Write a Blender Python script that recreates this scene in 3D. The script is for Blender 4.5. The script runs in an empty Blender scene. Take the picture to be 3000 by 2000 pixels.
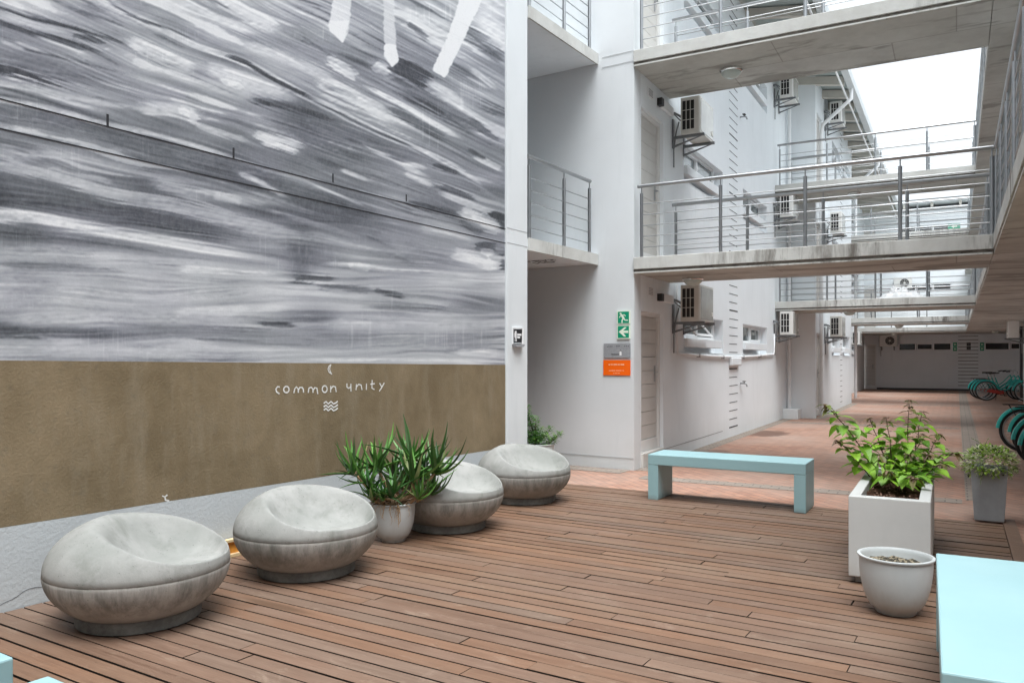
import bpy, bmesh, math, random
import numpy as np
from mathutils import Vector, Matrix
R = math.radians
random.seed(7); rng = np.random.default_rng(7)
S = bpy.context.scene
COL = S.collection
# ---------------------------------------------------------------- survey
# World: X to the right across the corridor, Y along it, camera stands at the origin, eye 1.4 m.
EYE = 1.4; FPX = 2330.0; CX = 1500.0; HY = 1050.0
TH = R(29.2)                      # the camera looks this far left of the corridor axis
MA = R(33.0) - TH                 # the mural wall and stair bay are turned this far from the corridor
DA = R(32.0) - TH                 # the deck boards
cT, sT = math.cos(TH), math.sin(TH)
cM, sM = math.cos(MA), math.sin(MA)
cD, sD = math.cos(DA), math.sin(DA)
def ray(px, py):
    a = (px-CX)/FPX
    return a*cT-sT, a*sT+cT, (HY-py)/FPX
def at_depth(px, py, t):
    d = ray(px, py); return (d[0]*t, d[1]*t, EYE+d[2]*t)
def on_ground(px, py, z=0.0):
    d = ray(px, py); t = (z-EYE)/d[2]; return (d[0]*t, d[1]*t, z)
def on_X(px, py, X):
    d = ray(px, py); t = X/d[0]; return (X, d[1]*t, EYE+d[2]*t)
def on_Y(px, py, Y):
    d = ray(px, py); t = Y/d[1]; return (d[0]*t, Y, EYE+d[2]*t)
def m2w(xm, ym, z=0.0):           # mural frame -> world
    return (xm*cM+ym*sM, -xm*sM+ym*cM, z)
def w2m(X, Y):
    return X*cM-Y*sM, X*sM+Y*cM
def d2w(xd, yd, z=0.0):
    return (xd*cD+yd*sD, -xd*sD+yd*cD, z)
def cam2w(x, t, z=0.0):
    return (x*cT-t*sT, x*sT+t*cT, z)
def on_MX(px, py, xm):            # point on the plane xm = const, returned in the mural frame
    d = ray(px, py); a, b = w2m(d[0], d[1]); t = xm/a; return (xm, b*t, EYE+d[2]*t)
def on_MY(px, py, ym):
    d = ray(px, py); a, b = w2m(d[0], d[1]); t = ym/b; return (a*t, ym, EYE+d[2]*t)

# ---------------------------------------------------------------- things
def setp(o, label=None, cat=None, group=None, kind=None):
    if label: o['label'] = label
    if cat: o['category'] = cat
    if group: o['group'] = group
    if kind: o['kind'] = kind
    return o
def thing(name, label, cat, loc=(0,0,0), rz=0.0, group=None):
    o = bpy.data.objects.new(name, None); COL.objects.link(o)
    o.empty_display_size = 0.1
    o.location = loc; o.rotation_euler = (0,0,rz)
    return setp(o, label, cat, group)
def dup(root, loc, rz=0.0, label=None, group=None, skip=()):
    r = root.copy(); COL.objects.link(r); r.location = loc; r.rotation_euler = (0,0,rz)
    if label: r['label'] = label
    if group: r['group'] = group
    for ch in list(root.children):
        c = ch.copy(); COL.objects.link(c); c.parent = r
        for g in list(ch.children):
            d = g.copy(); COL.objects.link(d); d.parent = c
    return r
class MB:
    """collects geometry, builds ONE mesh object"""
    def __init__(s, xf=None): s.v=[]; s.f=[]; s.xf=xf; s.fc=[]
    def add(s, pts, faces, col=None):
        n=len(s.v)
        s.v += [s.xf(*p) if s.xf else tuple(p) for p in pts]
        s.f += [tuple(i+n for i in f) for f in faces]
        s.fc += [col]*len(faces)
        return s
    def box(s, x0,x1,y0,y1,z0,z1, col=None):
        p=[(x0,y0,z0),(x1,y0,z0),(x1,y1,z0),(x0,y1,z0),(x0,y0,z1),(x1,y0,z1),(x1,y1,z1),(x0,y1,z1)]
        return s.add(p,[(0,3,2,1),(4,5,6,7),(0,1,5,4),(1,2,6,5),(2,3,7,6),(3,0,4,7)],col)
    def hexa(s, p, col=None):      # 4 bottom points then 4 top points
        return s.add(p,[(0,3,2,1),(4,5,6,7),(0,1,5,4),(1,2,6,5),(2,3,7,6),(3,0,4,7)],col)
    def quad(s,a,b,c,d,col=None): return s.add([a,b,c,d],[(0,1,2,3)],col)
    def prism(s, poly, ext):       # polygon (3D points) pushed along vector ext
        n=len(poly); e=Vector(ext)
        p=[tuple(q) for q in poly]+[tuple(Vector(q)+e) for q in poly]
        f=[tuple(range(n)),tuple(range(2*n-1,n-1,-1))]+[(i,i+n,(i+1)%n+n,(i+1)%n) for i in range(n)]
        return s.add(p,f)
    def tube(s, pts, r, seg=10, caps=True, r2=None):
        pts=[Vector(p) for p in pts]; n=len(pts); vs=[]; prev=None
        for i,p in enumerate(pts):
            d=(pts[min(i+1,n-1)]-pts[max(i-1,0)])
            d = d.normalized() if d.length>1e-9 else Vector((0,0,1))
            if prev is None:
                a=Vector((0,0,1)) if abs(d.z)<0.9 else Vector((1,0,0))
                u=d.cross(a).normalized()
            else:
                u=(prev-d*prev.dot(d)).normalized()
            prev=u; w=d.cross(u)
            rr = r if r2 is None else r+(r2-r)*i/(n-1)
            if callable(r): rr=r(i/(n-1))
            for k in range(seg):
                an=2*math.pi*k/seg
                vs.append(tuple(p+u*rr*math.cos(an)+w*rr*math.sin(an)))
        f=[(i*seg+k,i*seg+(k+1)%seg,(i+1)*seg+(k+1)%seg,(i+1)*seg+k) for i in range(n-1) for k in range(seg)]
        if caps: f+=[tuple(range(seg-1,-1,-1)),tuple(range((n-1)*seg,n*seg))]
        return s.add(vs,f)
    def lathe(s, prof, seg=40, c=(0,0,0), sx=1, sy=1, cap0=False, cap1=False):
        n=len(prof)
        vs=[(c[0]+r*sx*math.cos(2*math.pi*k/seg),c[1]+r*sy*math.sin(2*math.pi*k/seg),c[2]+z) for r,z in prof for k in range(seg)]
        f=[(i*seg+k,i*seg+(k+1)%seg,(i+1)*seg+(k+1)%seg,(i+1)*seg+k) for i in range(n-1) for k in range(seg)]
        if cap0: f.append(tuple(range(seg-1,-1,-1)))
        if cap1: f.append(tuple(range((n-1)*seg,n*seg)))
        return s.add(vs,f)
    def ribbon(s, pts, w, nrm, flat=0.0):  # flat stroke in a plane with normal nrm
        nrm=Vector(nrm); pts=[Vector(p) for p in pts]; n=len(pts); vs=[]
        for i,p in enumerate(pts):
            d=(pts[min(i+1,n-1)]-pts[max(i-1,0)]).normalized()
            u=nrm.cross(d).normalized()*w*0.5
            e = d*w*0.35*(-1 if i==0 else 1 if i==n-1 else 0)
            vs += [tuple(p+u+e),tuple(p-u+e)]
        return s.add(vs,[(2*i,2*i+1,2*i+3,2*i+2) for i in range(n-1)])
    def build(s, name, mat, parent=None, smooth=False, off=(0,0,0), bevel=0, auto=None, recalc=True, kind=None):
        me=bpy.data.meshes.new(name)
        v=[(a-off[0],b-off[1],c-off[2]) for a,b,c in s.v]
        me.from_pydata(v,[],s.f)
        if any(c is not None for c in s.fc):
            at=me.color_attributes.new('col','FLOAT_COLOR','CORNER')
            buf=np.ones((len(me.loops),4),np.float32)
            for p,c in zip(me.polygons,s.fc):
                if c is not None: buf[p.loop_start:p.loop_start+p.loop_total,:3]=c
            at.data.foreach_set('color',buf.ravel())
        if recalc:
            bm=bmesh.new(); bm.from_mesh(me)
            bmesh.ops.recalc_face_normals(bm,faces=bm.faces); bm.to_mesh(me); bm.free()
        if smooth:
            me.polygons.foreach_set('use_smooth',[True]*len(me.polygons))
            if auto is not None:
                try: me.set_sharp_from_angle(angle=R(auto))
                except Exception: pass
        me.materials.append(mat)
        o=bpy.data.objects.new(name,me); COL.objects.link(o)
        if parent: o.parent=parent
        if bevel:
            m=o.modifiers.new('edge','BEVEL'); m.width=bevel; m.segments=2; m.limit_method='ANGLE'; m.angle_limit=R(40)
        if kind: o['kind']=kind
        return o
# ---------------------------------------------------------------- materials
class NT:
    def __init__(s,name):
        s.m=bpy.data.materials.new(name); s.m.use_nodes=True; s.t=s.m.node_tree
        s.b=s.t.nodes['Principled BSDF']
    def n(s,typ,**kw):
        nd=s.t.nodes.new(typ)
        for k,v in kw.items():
            if k.startswith('i_'):
                key=k[2:]; key=int(key) if key.isdigit() else key.replace('_',' ')
                nd.inputs[key].default_value=v
            else: setattr(nd,k,v)
        return nd
    def l(s,a,b): s.t.links.new(a,b); return s
    def coord(s,scale=(1,1,1),kind='Object',loc=(0,0,0),rot=(0,0,0)):
        tc=s.n('ShaderNodeTexCoord'); mp=s.n('ShaderNodeMapping')
        mp.inputs['Scale'].default_value=scale; mp.inputs['Location'].default_value=loc; mp.inputs['Rotation'].default_value=rot
        s.l(tc.outputs[kind],mp.inputs[0]); return mp.outputs[0]
    def wcoord(s,scale=(1,1,1)):
        g=s.n('ShaderNodeNewGeometry'); mp=s.n('ShaderNodeMapping'); mp.inputs['Scale'].default_value=scale
        s.l(g.outputs['Position'],mp.inputs[0]); return mp.outputs[0]
    def noise(s,vec,scale=5,detail=4,rough=.55,dist=0.0):
        nd=s.n('ShaderNodeTexNoise'); nd.inputs['Scale'].default_value=scale; nd.inputs['Detail'].default_value=detail
        nd.inputs['Roughness'].default_value=rough; nd.inputs['Distortion'].default_value=dist
        s.l(vec,nd.inputs['Vector']); return nd.outputs['Fac']
    def ramp(s,fac,stops):
        r=s.n('ShaderNodeValToRGB'); e=r.color_ramp.elements
        while len(e)<len(stops): e.new(0.5)
        for el,(p,c) in zip(e,stops):
            el.position=p; el.color=(c,c,c,1) if isinstance(c,(int,float)) else (*c,1)
        s.l(fac,r.inputs[0]); return r.outputs[0]
    def mix(s,fac,a,b,mode='MIX'):
        m=s.n('ShaderNodeMix',data_type='RGBA',blend_type=mode)
        for k,val in ((0,fac),(6,a),(7,b)):
            sock=m.inputs[k]
            if hasattr(val,'is_output'): s.l(val,sock)
            elif k==0: sock.default_value=val
            else: sock.default_value=(val,val,val,1) if isinstance(val,(int,float)) else (*val,1)
        return m.outputs[2]
    def math(s,op,a,b=0.0,clamp=False):
        m=s.n('ShaderNodeMath',operation=op,use_clamp=clamp)
        for sock,val in ((m.inputs[0],a),(m.inputs[1],b)):
            if hasattr(val,'is_output'): s.l(val,sock)
            else: sock.default_value=val
        return m.outputs[0]
    def sep(s,vec):
        x=s.n('ShaderNodeSeparateXYZ'); s.l(vec,x.inputs[0]); return x.outputs
    def bump(s,h,strength=.3,dist=.01):
        b=s.n('ShaderNodeBump'); b.inputs['Strength'].default_value=strength; b.inputs['Distance'].default_value=dist
        s.l(h,b.inputs['Height']); s.l(b.outputs[0],s.b.inputs['Normal']); return s
    def out(s,col=None,rough=.6,metal=0,spec=.5,**kw):
        if col is not None:
            if hasattr(col,'is_output'): s.l(col,s.b.inputs['Base Color'])
            else: s.b.inputs['Base Color'].default_value=(*col,1)
        if hasattr(rough,'is_output'): s.l(rough,s.b.inputs['Roughness'])
        else: s.b.inputs['Roughness'].default_value=rough
        s.b.inputs['Metallic'].default_value=metal
        s.b.inputs['Specular IOR Level'].default_value=spec
        for k,v in kw.items(): s.b.inputs[k.replace('_',' ')].default_value=v
        return s.m
M={}
def plaster(name,c,var=.05,bump=.25,dirt=0.0,stucco=70,tint=(1,1,1)):
    t=NT(name); w=t.wcoord()
    n1=t.noise(w,.9,5,.6); n2=t.noise(t.wcoord((3,3,.5)),1.6,4,.6); n3=t.noise(w,stucco,3,.6)
    a=tuple(x*(1-var) for x in c); b=tuple(min(1,x*(1+var*.6)) for x in c)
    col=t.mix(t.ramp(n1,[(.3,0),(.7,1)]),a,b)
    col=t.mix(t.math('MULTIPLY',t.ramp(n2,[(.55,0),(.8,1)]),.35+dirt*.5),col,tuple(x*.86*y for x,y in zip(c,(.99,1,1))))
    if dirt:
        z=t.sep(w)[2]
        low=t.ramp(t.math('ADD',z,t.math('MULTIPLY',n2,.5)),[(.15,1),(.62,0)])
        col=t.mix(t.math('MULTIPLY',low,dirt),col,tuple(x*y for x,y in zip(c,(.72,.70,.66))))
    t.bump(n3,bump,.004)
    M[name]=t.out(col,.75,spec=.3); return M[name]
plaster('white_paint',(.815,.85,.875),dirt=.4)
plaster('white_paint_dim',(.70,.725,.74),dirt=.4)  # same white wall paint, dimmed to offset the open light on the bay
plaster('recess_shade',(.10,.105,.11))  # unseen recess walls darkened so the bay interior falls into shade
plaster('white_trim',(.82,.83,.84),bump=.05)
plaster('ground_grey_paint',(.50,.53,.545),dirt=.2,bump=.7,stucco=45)
def simple(name,c,rough=.5,metal=0,spec=.5,var=.06,scale=8,bump=0,bs=60,**kw):
    t=NT(name); w=t.coord()
    n=t.noise(w,scale,4,.6)
    col=t.mix(t.ramp(n,[(.3,0),(.7,1)]),tuple(x*(1-var) for x in c),tuple(min(1,x*(1+var)) for x in c))
    if bump: t.bump(t.noise(w,bs,3,.6),bump,.003)
    M[name]=t.out(col,rough,metal,spec,**kw); return M[name]
simple('steel',(.40,.41,.42),.36,1.0,var=.12,scale=3)
simple('pin_steel',(.7,.7,.7),.3,1.0)
simple('dark_metal',(.035,.035,.038),.5,.2)
simple('black',(.012,.012,.013),.6)
simple('bracket_grey',(.22,.23,.24),.45,.6,var=.2,scale=12)
def potpaint(name,c,rough):
    t=NT(name); w=t.coord(); n=t.noise(w,4,5,.65); s=t.noise(t.coord((16,16,2)),1.0,5,.7); z=t.sep(w)[2]
    col=t.mix(t.ramp(n,[(.3,0),(.7,1)]),tuple(x*.95 for x in c),tuple(x*1.04 for x in c))
    col=t.mix(t.math('MULTIPLY',t.ramp(s,[(.55,0),(.8,1)]),.16),col,tuple(x*.70 for x in c))
    low=t.ramp(t.math('ADD',z,t.math('MULTIPLY',t.math('SUBTRACT',s,.5),.22)),[(.0,1),(.15,0)])
    col=t.mix(t.math('MULTIPLY',low,.42),col,(.27,.22,.17))
    t.bump(t.noise(w,110,3,.6),.15,.002); M[name]=t.out(col,rough,spec=.4)
potpaint('planter_white',(.52,.525,.51),.6); potpaint('plant_pot_white',(.49,.515,.515),.38)
simple('old_planter',(.52,.525,.51),.6,var=.05,scale=3,bump=.25,bs=120)
simple('pot_grey',(.33,.345,.36),.6,var=.12,scale=6,bump=.3,bs=60)
simple('ac_cream',(.68,.67,.63),.45,var=.05,scale=5)
simple('ac_white',(.74,.735,.71),.4,var=.03,scale=5)
simple('lamp_glass',(.50,.56,.53),.25,spec=.5,var=.02)
simple('chrome',(.8,.8,.8),.15,1.0,var=.02)
simple('sign_green',(.0,.30,.16),.4,var=.02)
simple('sign_pale',(.80,.88,.74),.5,var=.02)
simple('sign_white',(.86,.86,.86),.4,var=.01)
simple('sign_orange',(1.0,.145,.004),.4,var=.02)
simple('sign_grey',(.36,.37,.39),.5,.2,var=.1,scale=40)
simple('sign_orange_text',(1.0,.62,.40),.4,var=.01)
simple('sign_black',(.02,.022,.026),.35,var=.02)
simple('mark_grey',(.11,.113,.12),.5)
simple('mural_mark',(.72,.71,.68),.8,var=.12,scale=60)
simple('joint_dark',(.02,.02,.024),.8,var=.3,scale=30)
simple('teal_bike',(.015,.40,.36),.25,spec=.6,var=.05,scale=3)
simple('rubber',(.018,.018,.018),.7)
simple('rim_grey',(.45,.46,.47),.35,.8)
simple('red_paint',(.42,.03,.02),.35)
simple('pine',(.62,.47,.27),.6,var=.15,scale=25)
simple('orange_ply',(.66,.28,.04),.55,var=.2,scale=20)
simple('plastic_bag',(.8,.81,.82),.3,var=.08,scale=9,bump=.3,bs=25)
simple('gap_shade',(.018,.014,.011),.9)  # colour of the painted shade under the deck gaps
simple('root_straw',(.34,.22,.12),.8,var=.35,scale=30)
simple('stem_brown',(.10,.055,.035),.7,var=.3,scale=40)
simple('stem_green',(.12,.17,.05),.6,var=.3,scale=40)
simple('door_beige',(.60,.58,.55),.5,var=.03,scale=4)
simple('door_frame',(.74,.735,.72),.5,var=.03,scale=4)
def glass():
    t=NT('window_glass'); n=t.noise(t.wcoord(),1.2,3)
    col=t.mix(n,(.10,.125,.13),(.22,.25,.25))
    M['window_glass']=t.out(col,.08,spec=.7)
    t=NT('dark_glass'); M['dark_glass']=t.out((.02,.022,.025),.1,spec=.7)
glass()
def concrete():
    # fascia and soffits of the bridges: pale cast concrete with mould, leaks and shutter joints
    t=NT('bridge_concrete'); w=t.wcoord()
    n1=t.noise(w,1.3,6,.65); n2=t.noise(w,7,5,.7); st=t.noise(t.wcoord((5,5,.8)),1.5,5,.7,.3); n4=t.noise(w,90,2,.6)
    base=t.mix(t.ramp(n1,[(.32,0),(.68,1)]),(.46,.455,.43),(.62,.625,.60))
    base=t.mix(t.math('MULTIPLY',t.ramp(n2,[(.45,0),(.75,1)]),.35),base,(.68,.68,.64))
    ge=t.n('ShaderNodeNewGeometry'); nz=t.sep(ge.outputs['Normal'])[2]
    side=t.ramp(t.math('ABSOLUTE',nz),[(.3,1),(.6,0)])
    clu=t.noise(t.wcoord((.55,.55,.2)),1.3,3,.5); mould=t.math('MULTIPLY',t.ramp(st,[(.46,0),(.66,1)]),t.ramp(clu,[(.50,0),(.60,1)]))
    col=t.mix(t.math('MULTIPLY',t.math('MULTIPLY',mould,side),.85),base,(.10,.085,.07))
    # shutter panels and patches under the slab
    br=t.n('ShaderNodeTexBrick',offset=.35,squash=1.0)
    for k,v in (('Scale',1.0),('Mortar Size',.008),('Mortar Smooth',.3),('Brick Width',1.9),('Row Height',.74),('Bias',0.0)): br.inputs[k].default_value=v
    br.inputs['Color1'].default_value=(.88,.86,.82,1); br.inputs['Color2'].default_value=(1,1,1,1); br.inputs['Mortar'].default_value=(.45,.42,.38,1)
    t.l(w,br.inputs['Vector'])
    under=t.ramp(t.math('MULTIPLY',nz,-1.0),[(.4,0),(.7,1)])
    col=t.mix(t.math('MULTIPLY',under,.6),col,t.mix(1.0,col,br.outputs['Color'],'MULTIPLY'))
    patch=t.ramp(t.noise(t.wcoord((.7,2.2,1)),1.1,4,.6,.4),[(.54,0),(.60,1)])
    col=t.mix(t.math('MULTIPLY',t.math('MULTIPLY',patch,under),.55),col,(.19,.175,.155))
    t.bump(n4,.35,.004)
    M['bridge_concrete']=t.out(col,.85,spec=.25)
    t=NT('groove_dark'); n=t.noise(t.wcoord((3,3,6)),3,5,.7)  # dark mottled tone for the groove face
    M['groove_dark']=t.out(t.ramp(n,[(.35,(.08,.07,.06)),(.7,(.25,.23,.20))]),.9)
    # seats: pale shell above the seam, rain-streaked bowl below it
    t=NT('seat_concrete'); o=t.coord(); z=t.sep(o)[2]
    oi=t.n('ShaderNodeObjectInfo'); rnd=oi.outputs['Random']
    ad=t.n('ShaderNodeVectorMath',operation='ADD'); t.l(o,ad.inputs[0])
    cb=t.n('ShaderNodeCombineXYZ'); t.l(t.math('MULTIPLY',rnd,37.0),cb.inputs[0]); t.l(t.math('MULTIPLY',rnd,11.0),cb.inputs[2]); t.l(cb.outputs[0],ad.inputs[1])
    p=ad.outputs[0]
    m1=t.noise(p,2.6,6,.6,.2); m2=t.noise(p,14,5,.65); m3=t.noise(p,110,3,.6)
    sc=t.n('ShaderNodeMapping'); sc.inputs['Scale'].default_value=(17,17,1.6); t.l(p,sc.inputs[0]); stv=t.noise(sc.outputs[0],1.0,5,.7)
    top=t.mix(t.ramp(m1,[(.35,0),(.66,1)]),(0.239,0.245,0.229),(0.333,0.330,0.316))
    top=t.mix(t.math('MULTIPLY',t.ramp(m2,[(.46,0),(.72,1)]),.55),top,(0.214,0.218,0.205))
    low=t.mix(t.ramp(m1,[(.35,0),(.66,1)]),(0.278,0.264,0.240),(0.386,0.369,0.344))
    zz=t.math('ADD',z,t.math('MULTIPLY',t.math('SUBTRACT',m1,.5),.10))
    drip=t.math('MULTIPLY',t.ramp(stv,[(.40,0),(.64,1)]),t.ramp(zz,[(.09,0),(.18,.9),(.262,1),(.287,.45)]))
    low=t.mix(t.math('MULTIPLY',drip,.62),low,(0.081,0.084,0.074))
    rust=t.math('MULTIPLY',t.ramp(t.noise(p,3.4,4,.6),[(.50,0),(.75,1)]),t.ramp(zz,[(.04,1),(.26,0)]))
    low=t.mix(t.math('MULTIPLY',rust,.45),low,(0.183,0.138,0.086))
    col=t.mix(t.ramp(z,[(.281,0),(.287,1)]),low,top)
    seam=t.ramp(z,[(.2775,0),(.2815,1),(.2845,1),(.2875,0)])
    col=t.mix(t.math('MULTIPLY',seam,t.ramp(m2,[(.35,.15),(.6,.7)])),col,(.10,.10,.09))
    moss=t.math('MULTIPLY',t.ramp(t.noise(p,4.5,5,.7,.4),[(.52,0),(.74,1)]),.60)
    col=t.mix(moss,col,(0.122,0.132,0.112))
    pv=t.n('ShaderNodeTexVoronoi'); pv.inputs['Scale'].default_value=46; t.l(p,pv.inputs['Vector'])
    pore=t.math('MULTIPLY',t.ramp(pv.outputs['Distance'],[(.10,1),(.20,0)]),t.ramp(m2,[(.50,0),(.60,1)]))
    col=t.mix(t.math('MULTIPLY',pore,.55),col,(.09,.09,.085))
    t.bump(t.math('SUBTRACT',t.math('ADD',t.math('MULTIPLY',m3,.5),m2),pore),.25,.006)
    M['seat_concrete']=t.out(col,.8,spec=.3)
    t=NT('seat_foot'); n=t.noise(t.coord(),9,5,.7)
    M['seat_foot']=t.out(t.mix(t.ramp(n,[(.35,0),(.7,1)]),(0.081,0.081,0.074),(0.210,0.208,0.192)),.9)
concrete()
def wood():
    t=NT('deck_timber'); at=t.n('ShaderNodeAttribute',attribute_name='col')
    g=t.n('ShaderNodeNewGeometry'); mp=t.n('ShaderNodeMapping'); mp.inputs['Rotation'].default_value=(0,0,DA); t.l(g.outputs['Position'],mp.inputs[0])
    def sc(v):
        m=t.n('ShaderNodeMapping'); m.inputs['Scale'].default_value=v; t.l(mp.outputs[0],m.inputs[0]); return m.outputs[0]
    gr=t.noise(sc((1.6,55,1)),1.0,5,.7,.6); fine=t.noise(sc((5,260,1)),1.0,3,.6); bl=t.noise(sc((.55,1.0,1)),1.6,5,.6,.3); sp=t.noise(sc((9,26,1)),1.0,5,.75)
    col=t.mix(t.math('MULTIPLY',t.ramp(gr,[(.38,1),(.58,0)]),.72),at.outputs['Color'],t.mix(1.0,at.outputs['Color'],(.60,.54,.50),'MULTIPLY'))
    col=t.mix(t.math('MULTIPLY',t.ramp(fine,[(.45,0),(.66,1)]),.42),col,t.mix(1.0,at.outputs['Color'],(1.4,1.38,1.36),'MULTIPLY'))
    col=t.mix(t.math('MULTIPLY',t.ramp(bl,[(.48,0),(.70,1)]),.42),col,(.26,.20,.16))
    col=t.mix(t.math('MULTIPLY',t.ramp(sp,[(.60,0),(.72,1)]),.60),col,(.085,.062,.048))
    sc1=t.noise(sc((2.2,5,1)),1.7,6,.8,.5); sc2=t.noise(sc((.35,.5,1)),1.0,3,.5)
    col=t.mix(t.math('MULTIPLY',t.ramp(sc1,[(.56,0),(.68,1)]),.42),col,(.40,.315,.255))
    col=t.mix(t.math('MULTIPLY',t.ramp(sc2,[(.50,0),(.66,1)]),.30),col,(.25,.135,.075))
    # damp patches near the pots and seats
    for (x,y,rx,ry,k) in WET:
        q=t.n('ShaderNodeVectorMath',operation='SUBTRACT'); t.l(g.outputs['Position'],q.inputs[0]); q.inputs[1].default_value=(x,y,0)
        m2=t.n('ShaderNodeMapping'); m2.inputs['Rotation'].default_value=(0,0,DA); m2.inputs['Scale'].default_value=(1,1,0); t.l(q.outputs[0],m2.inputs[0])
        m3=t.n('ShaderNodeMapping'); m3.inputs['Scale'].default_value=(1/rx,1/ry,0); t.l(m2.outputs[0],m3.inputs[0])
        ln=t.n('ShaderNodeVectorMath',operation='LENGTH'); t.l(m3.outputs[0],ln.inputs[0])
        dd=t.math('ADD',ln.outputs['Value'],t.math('MULTIPLY',t.math('SUBTRACT',bl,.5),1.2))
        col=t.mix(t.math('MULTIPLY',t.ramp(dd,[(.55,1),(1.0,0)]),k),col,(.09,.055,.035))
    t.bump(t.math('ADD',gr,t.math('MULTIPLY',fine,.5)),.35,.003)
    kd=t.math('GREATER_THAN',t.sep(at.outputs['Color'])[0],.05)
    col=t.mix(kd,(.014,.010,.007),col)  # board sides stay near black as painted gap shade
    col=t.mix(1.0,col,(.74,.715,.67),'MULTIPLY')
    M['deck_timber']=t.out(col,t.ramp(gr,[(.3,.46),(.7,.66)]),spec=.35)
WET=[on_ground(1322,1608)[:2]+(.26,.05,.85), on_ground(800,1770)[:2]+(.35,.05,.6), on_ground(1230,1585)[:2]+(.5,.25,.3)]
wood()
def brick():
    t=NT('brick_paver'); g=t.n('ShaderNodeNewGeometry'); P=g.outputs['Position']
    def herr(rot,w,h):
        mp=t.n('ShaderNodeMapping'); mp.inputs['Rotation'].default_value=(0,0,rot); t.l(P,mp.inputs[0])
        br=t.n('ShaderNodeTexBrick',offset=.5)
        for k,v in (('Scale',1.0),('Mortar Size',.006),('Mortar Smooth',.25),('Brick Width',w),('Row Height',h),('Bias',-.1)): br.inputs[k].default_value=v
        t.l(mp.outputs[0],br.inputs['Vector']); return br
    br=herr(R(45),.215,.107); br.inputs['Color1'].default_value=(.40,.215,.150,1); br.inputs['Color2'].default_value=(.30,.165,.12,1); br.inputs['Mortar'].default_value=(.13,.11,.095,1)
    n=t.noise(P,.55,5,.6); n2=t.noise(P,6,5,.65); n3=t.noise(P,60,3,.6)
    col=t.mix(t.math('MULTIPLY',t.ramp(n,[(.38,0),(.66,1)]),.55),br.outputs['Color'],(.40,.32,.27))
    col=t.mix(t.math('MULTIPLY',t.ramp(n2,[(.5,0),(.78,1)]),.35),col,(.52,.36,.28))
    x,y,z=t.sep(P)
    for (cx,cy,rx,ry,k) in [(-3.15,15.6,.42,.75,.75),(-3.2,12.0,.25,.5,.4),(-2.2,21.8,.6,.5,.35)]:
        u=t.math('DIVIDE',t.math('SUBTRACT',x,cx),rx); v=t.math('DIVIDE',t.math('SUBTRACT',y,cy),ry)
        d=t.math('SQRT',t.math('ADD',t.math('MULTIPLY',u,u),t.math('MULTIPLY',v,v)))
        d=t.math('ADD',d,t.math('MULTIPLY',t.math('SUBTRACT',n2,.5),.8))
        col=t.mix(t.math('MULTIPLY',t.ramp(d,[(.7,1),(1.05,0)]),k),col,(.10,.055,.042))
    t.bump(t.math('ADD',br.outputs['Fac'],t.math('MULTIPLY',n3,-.4)),-.4,.006)
    M['brick_paver']=t.out(col,.8,spec=.3)
    t=NT('cobble_grey'); g=t.n('ShaderNodeNewGeometry'); P=g.outputs['Position']
    br=t.n('ShaderNodeTexBrick',offset=.5)
    for k,v in (('Scale',1.0),('Mortar Size',.007),('Brick Width',.2),('Row Height',.1)): br.inputs[k].default_value=v
    br.inputs['Color1'].default_value=(.31,.26,.22,1); br.inputs['Color2'].default_value=(.24,.20,.17,1); br.inputs['Mortar'].default_value=(.11,.10,.09,1)
    t.l(P,br.inputs['Vector'])
    M['cobble_grey']=t.out(t.mix(t.math('MULTIPLY',t.noise(P,4,5,.6),.5),br.outputs['Color'],(.30,.25,.21)),.85,spec=.3)
    t=NT('outer_ground'); M['outer_ground']=t.out(t.mix(t.noise(t.wcoord(),.3,4),(.18,.16,.14),(.26,.23,.20)),.9)
brick()
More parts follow.
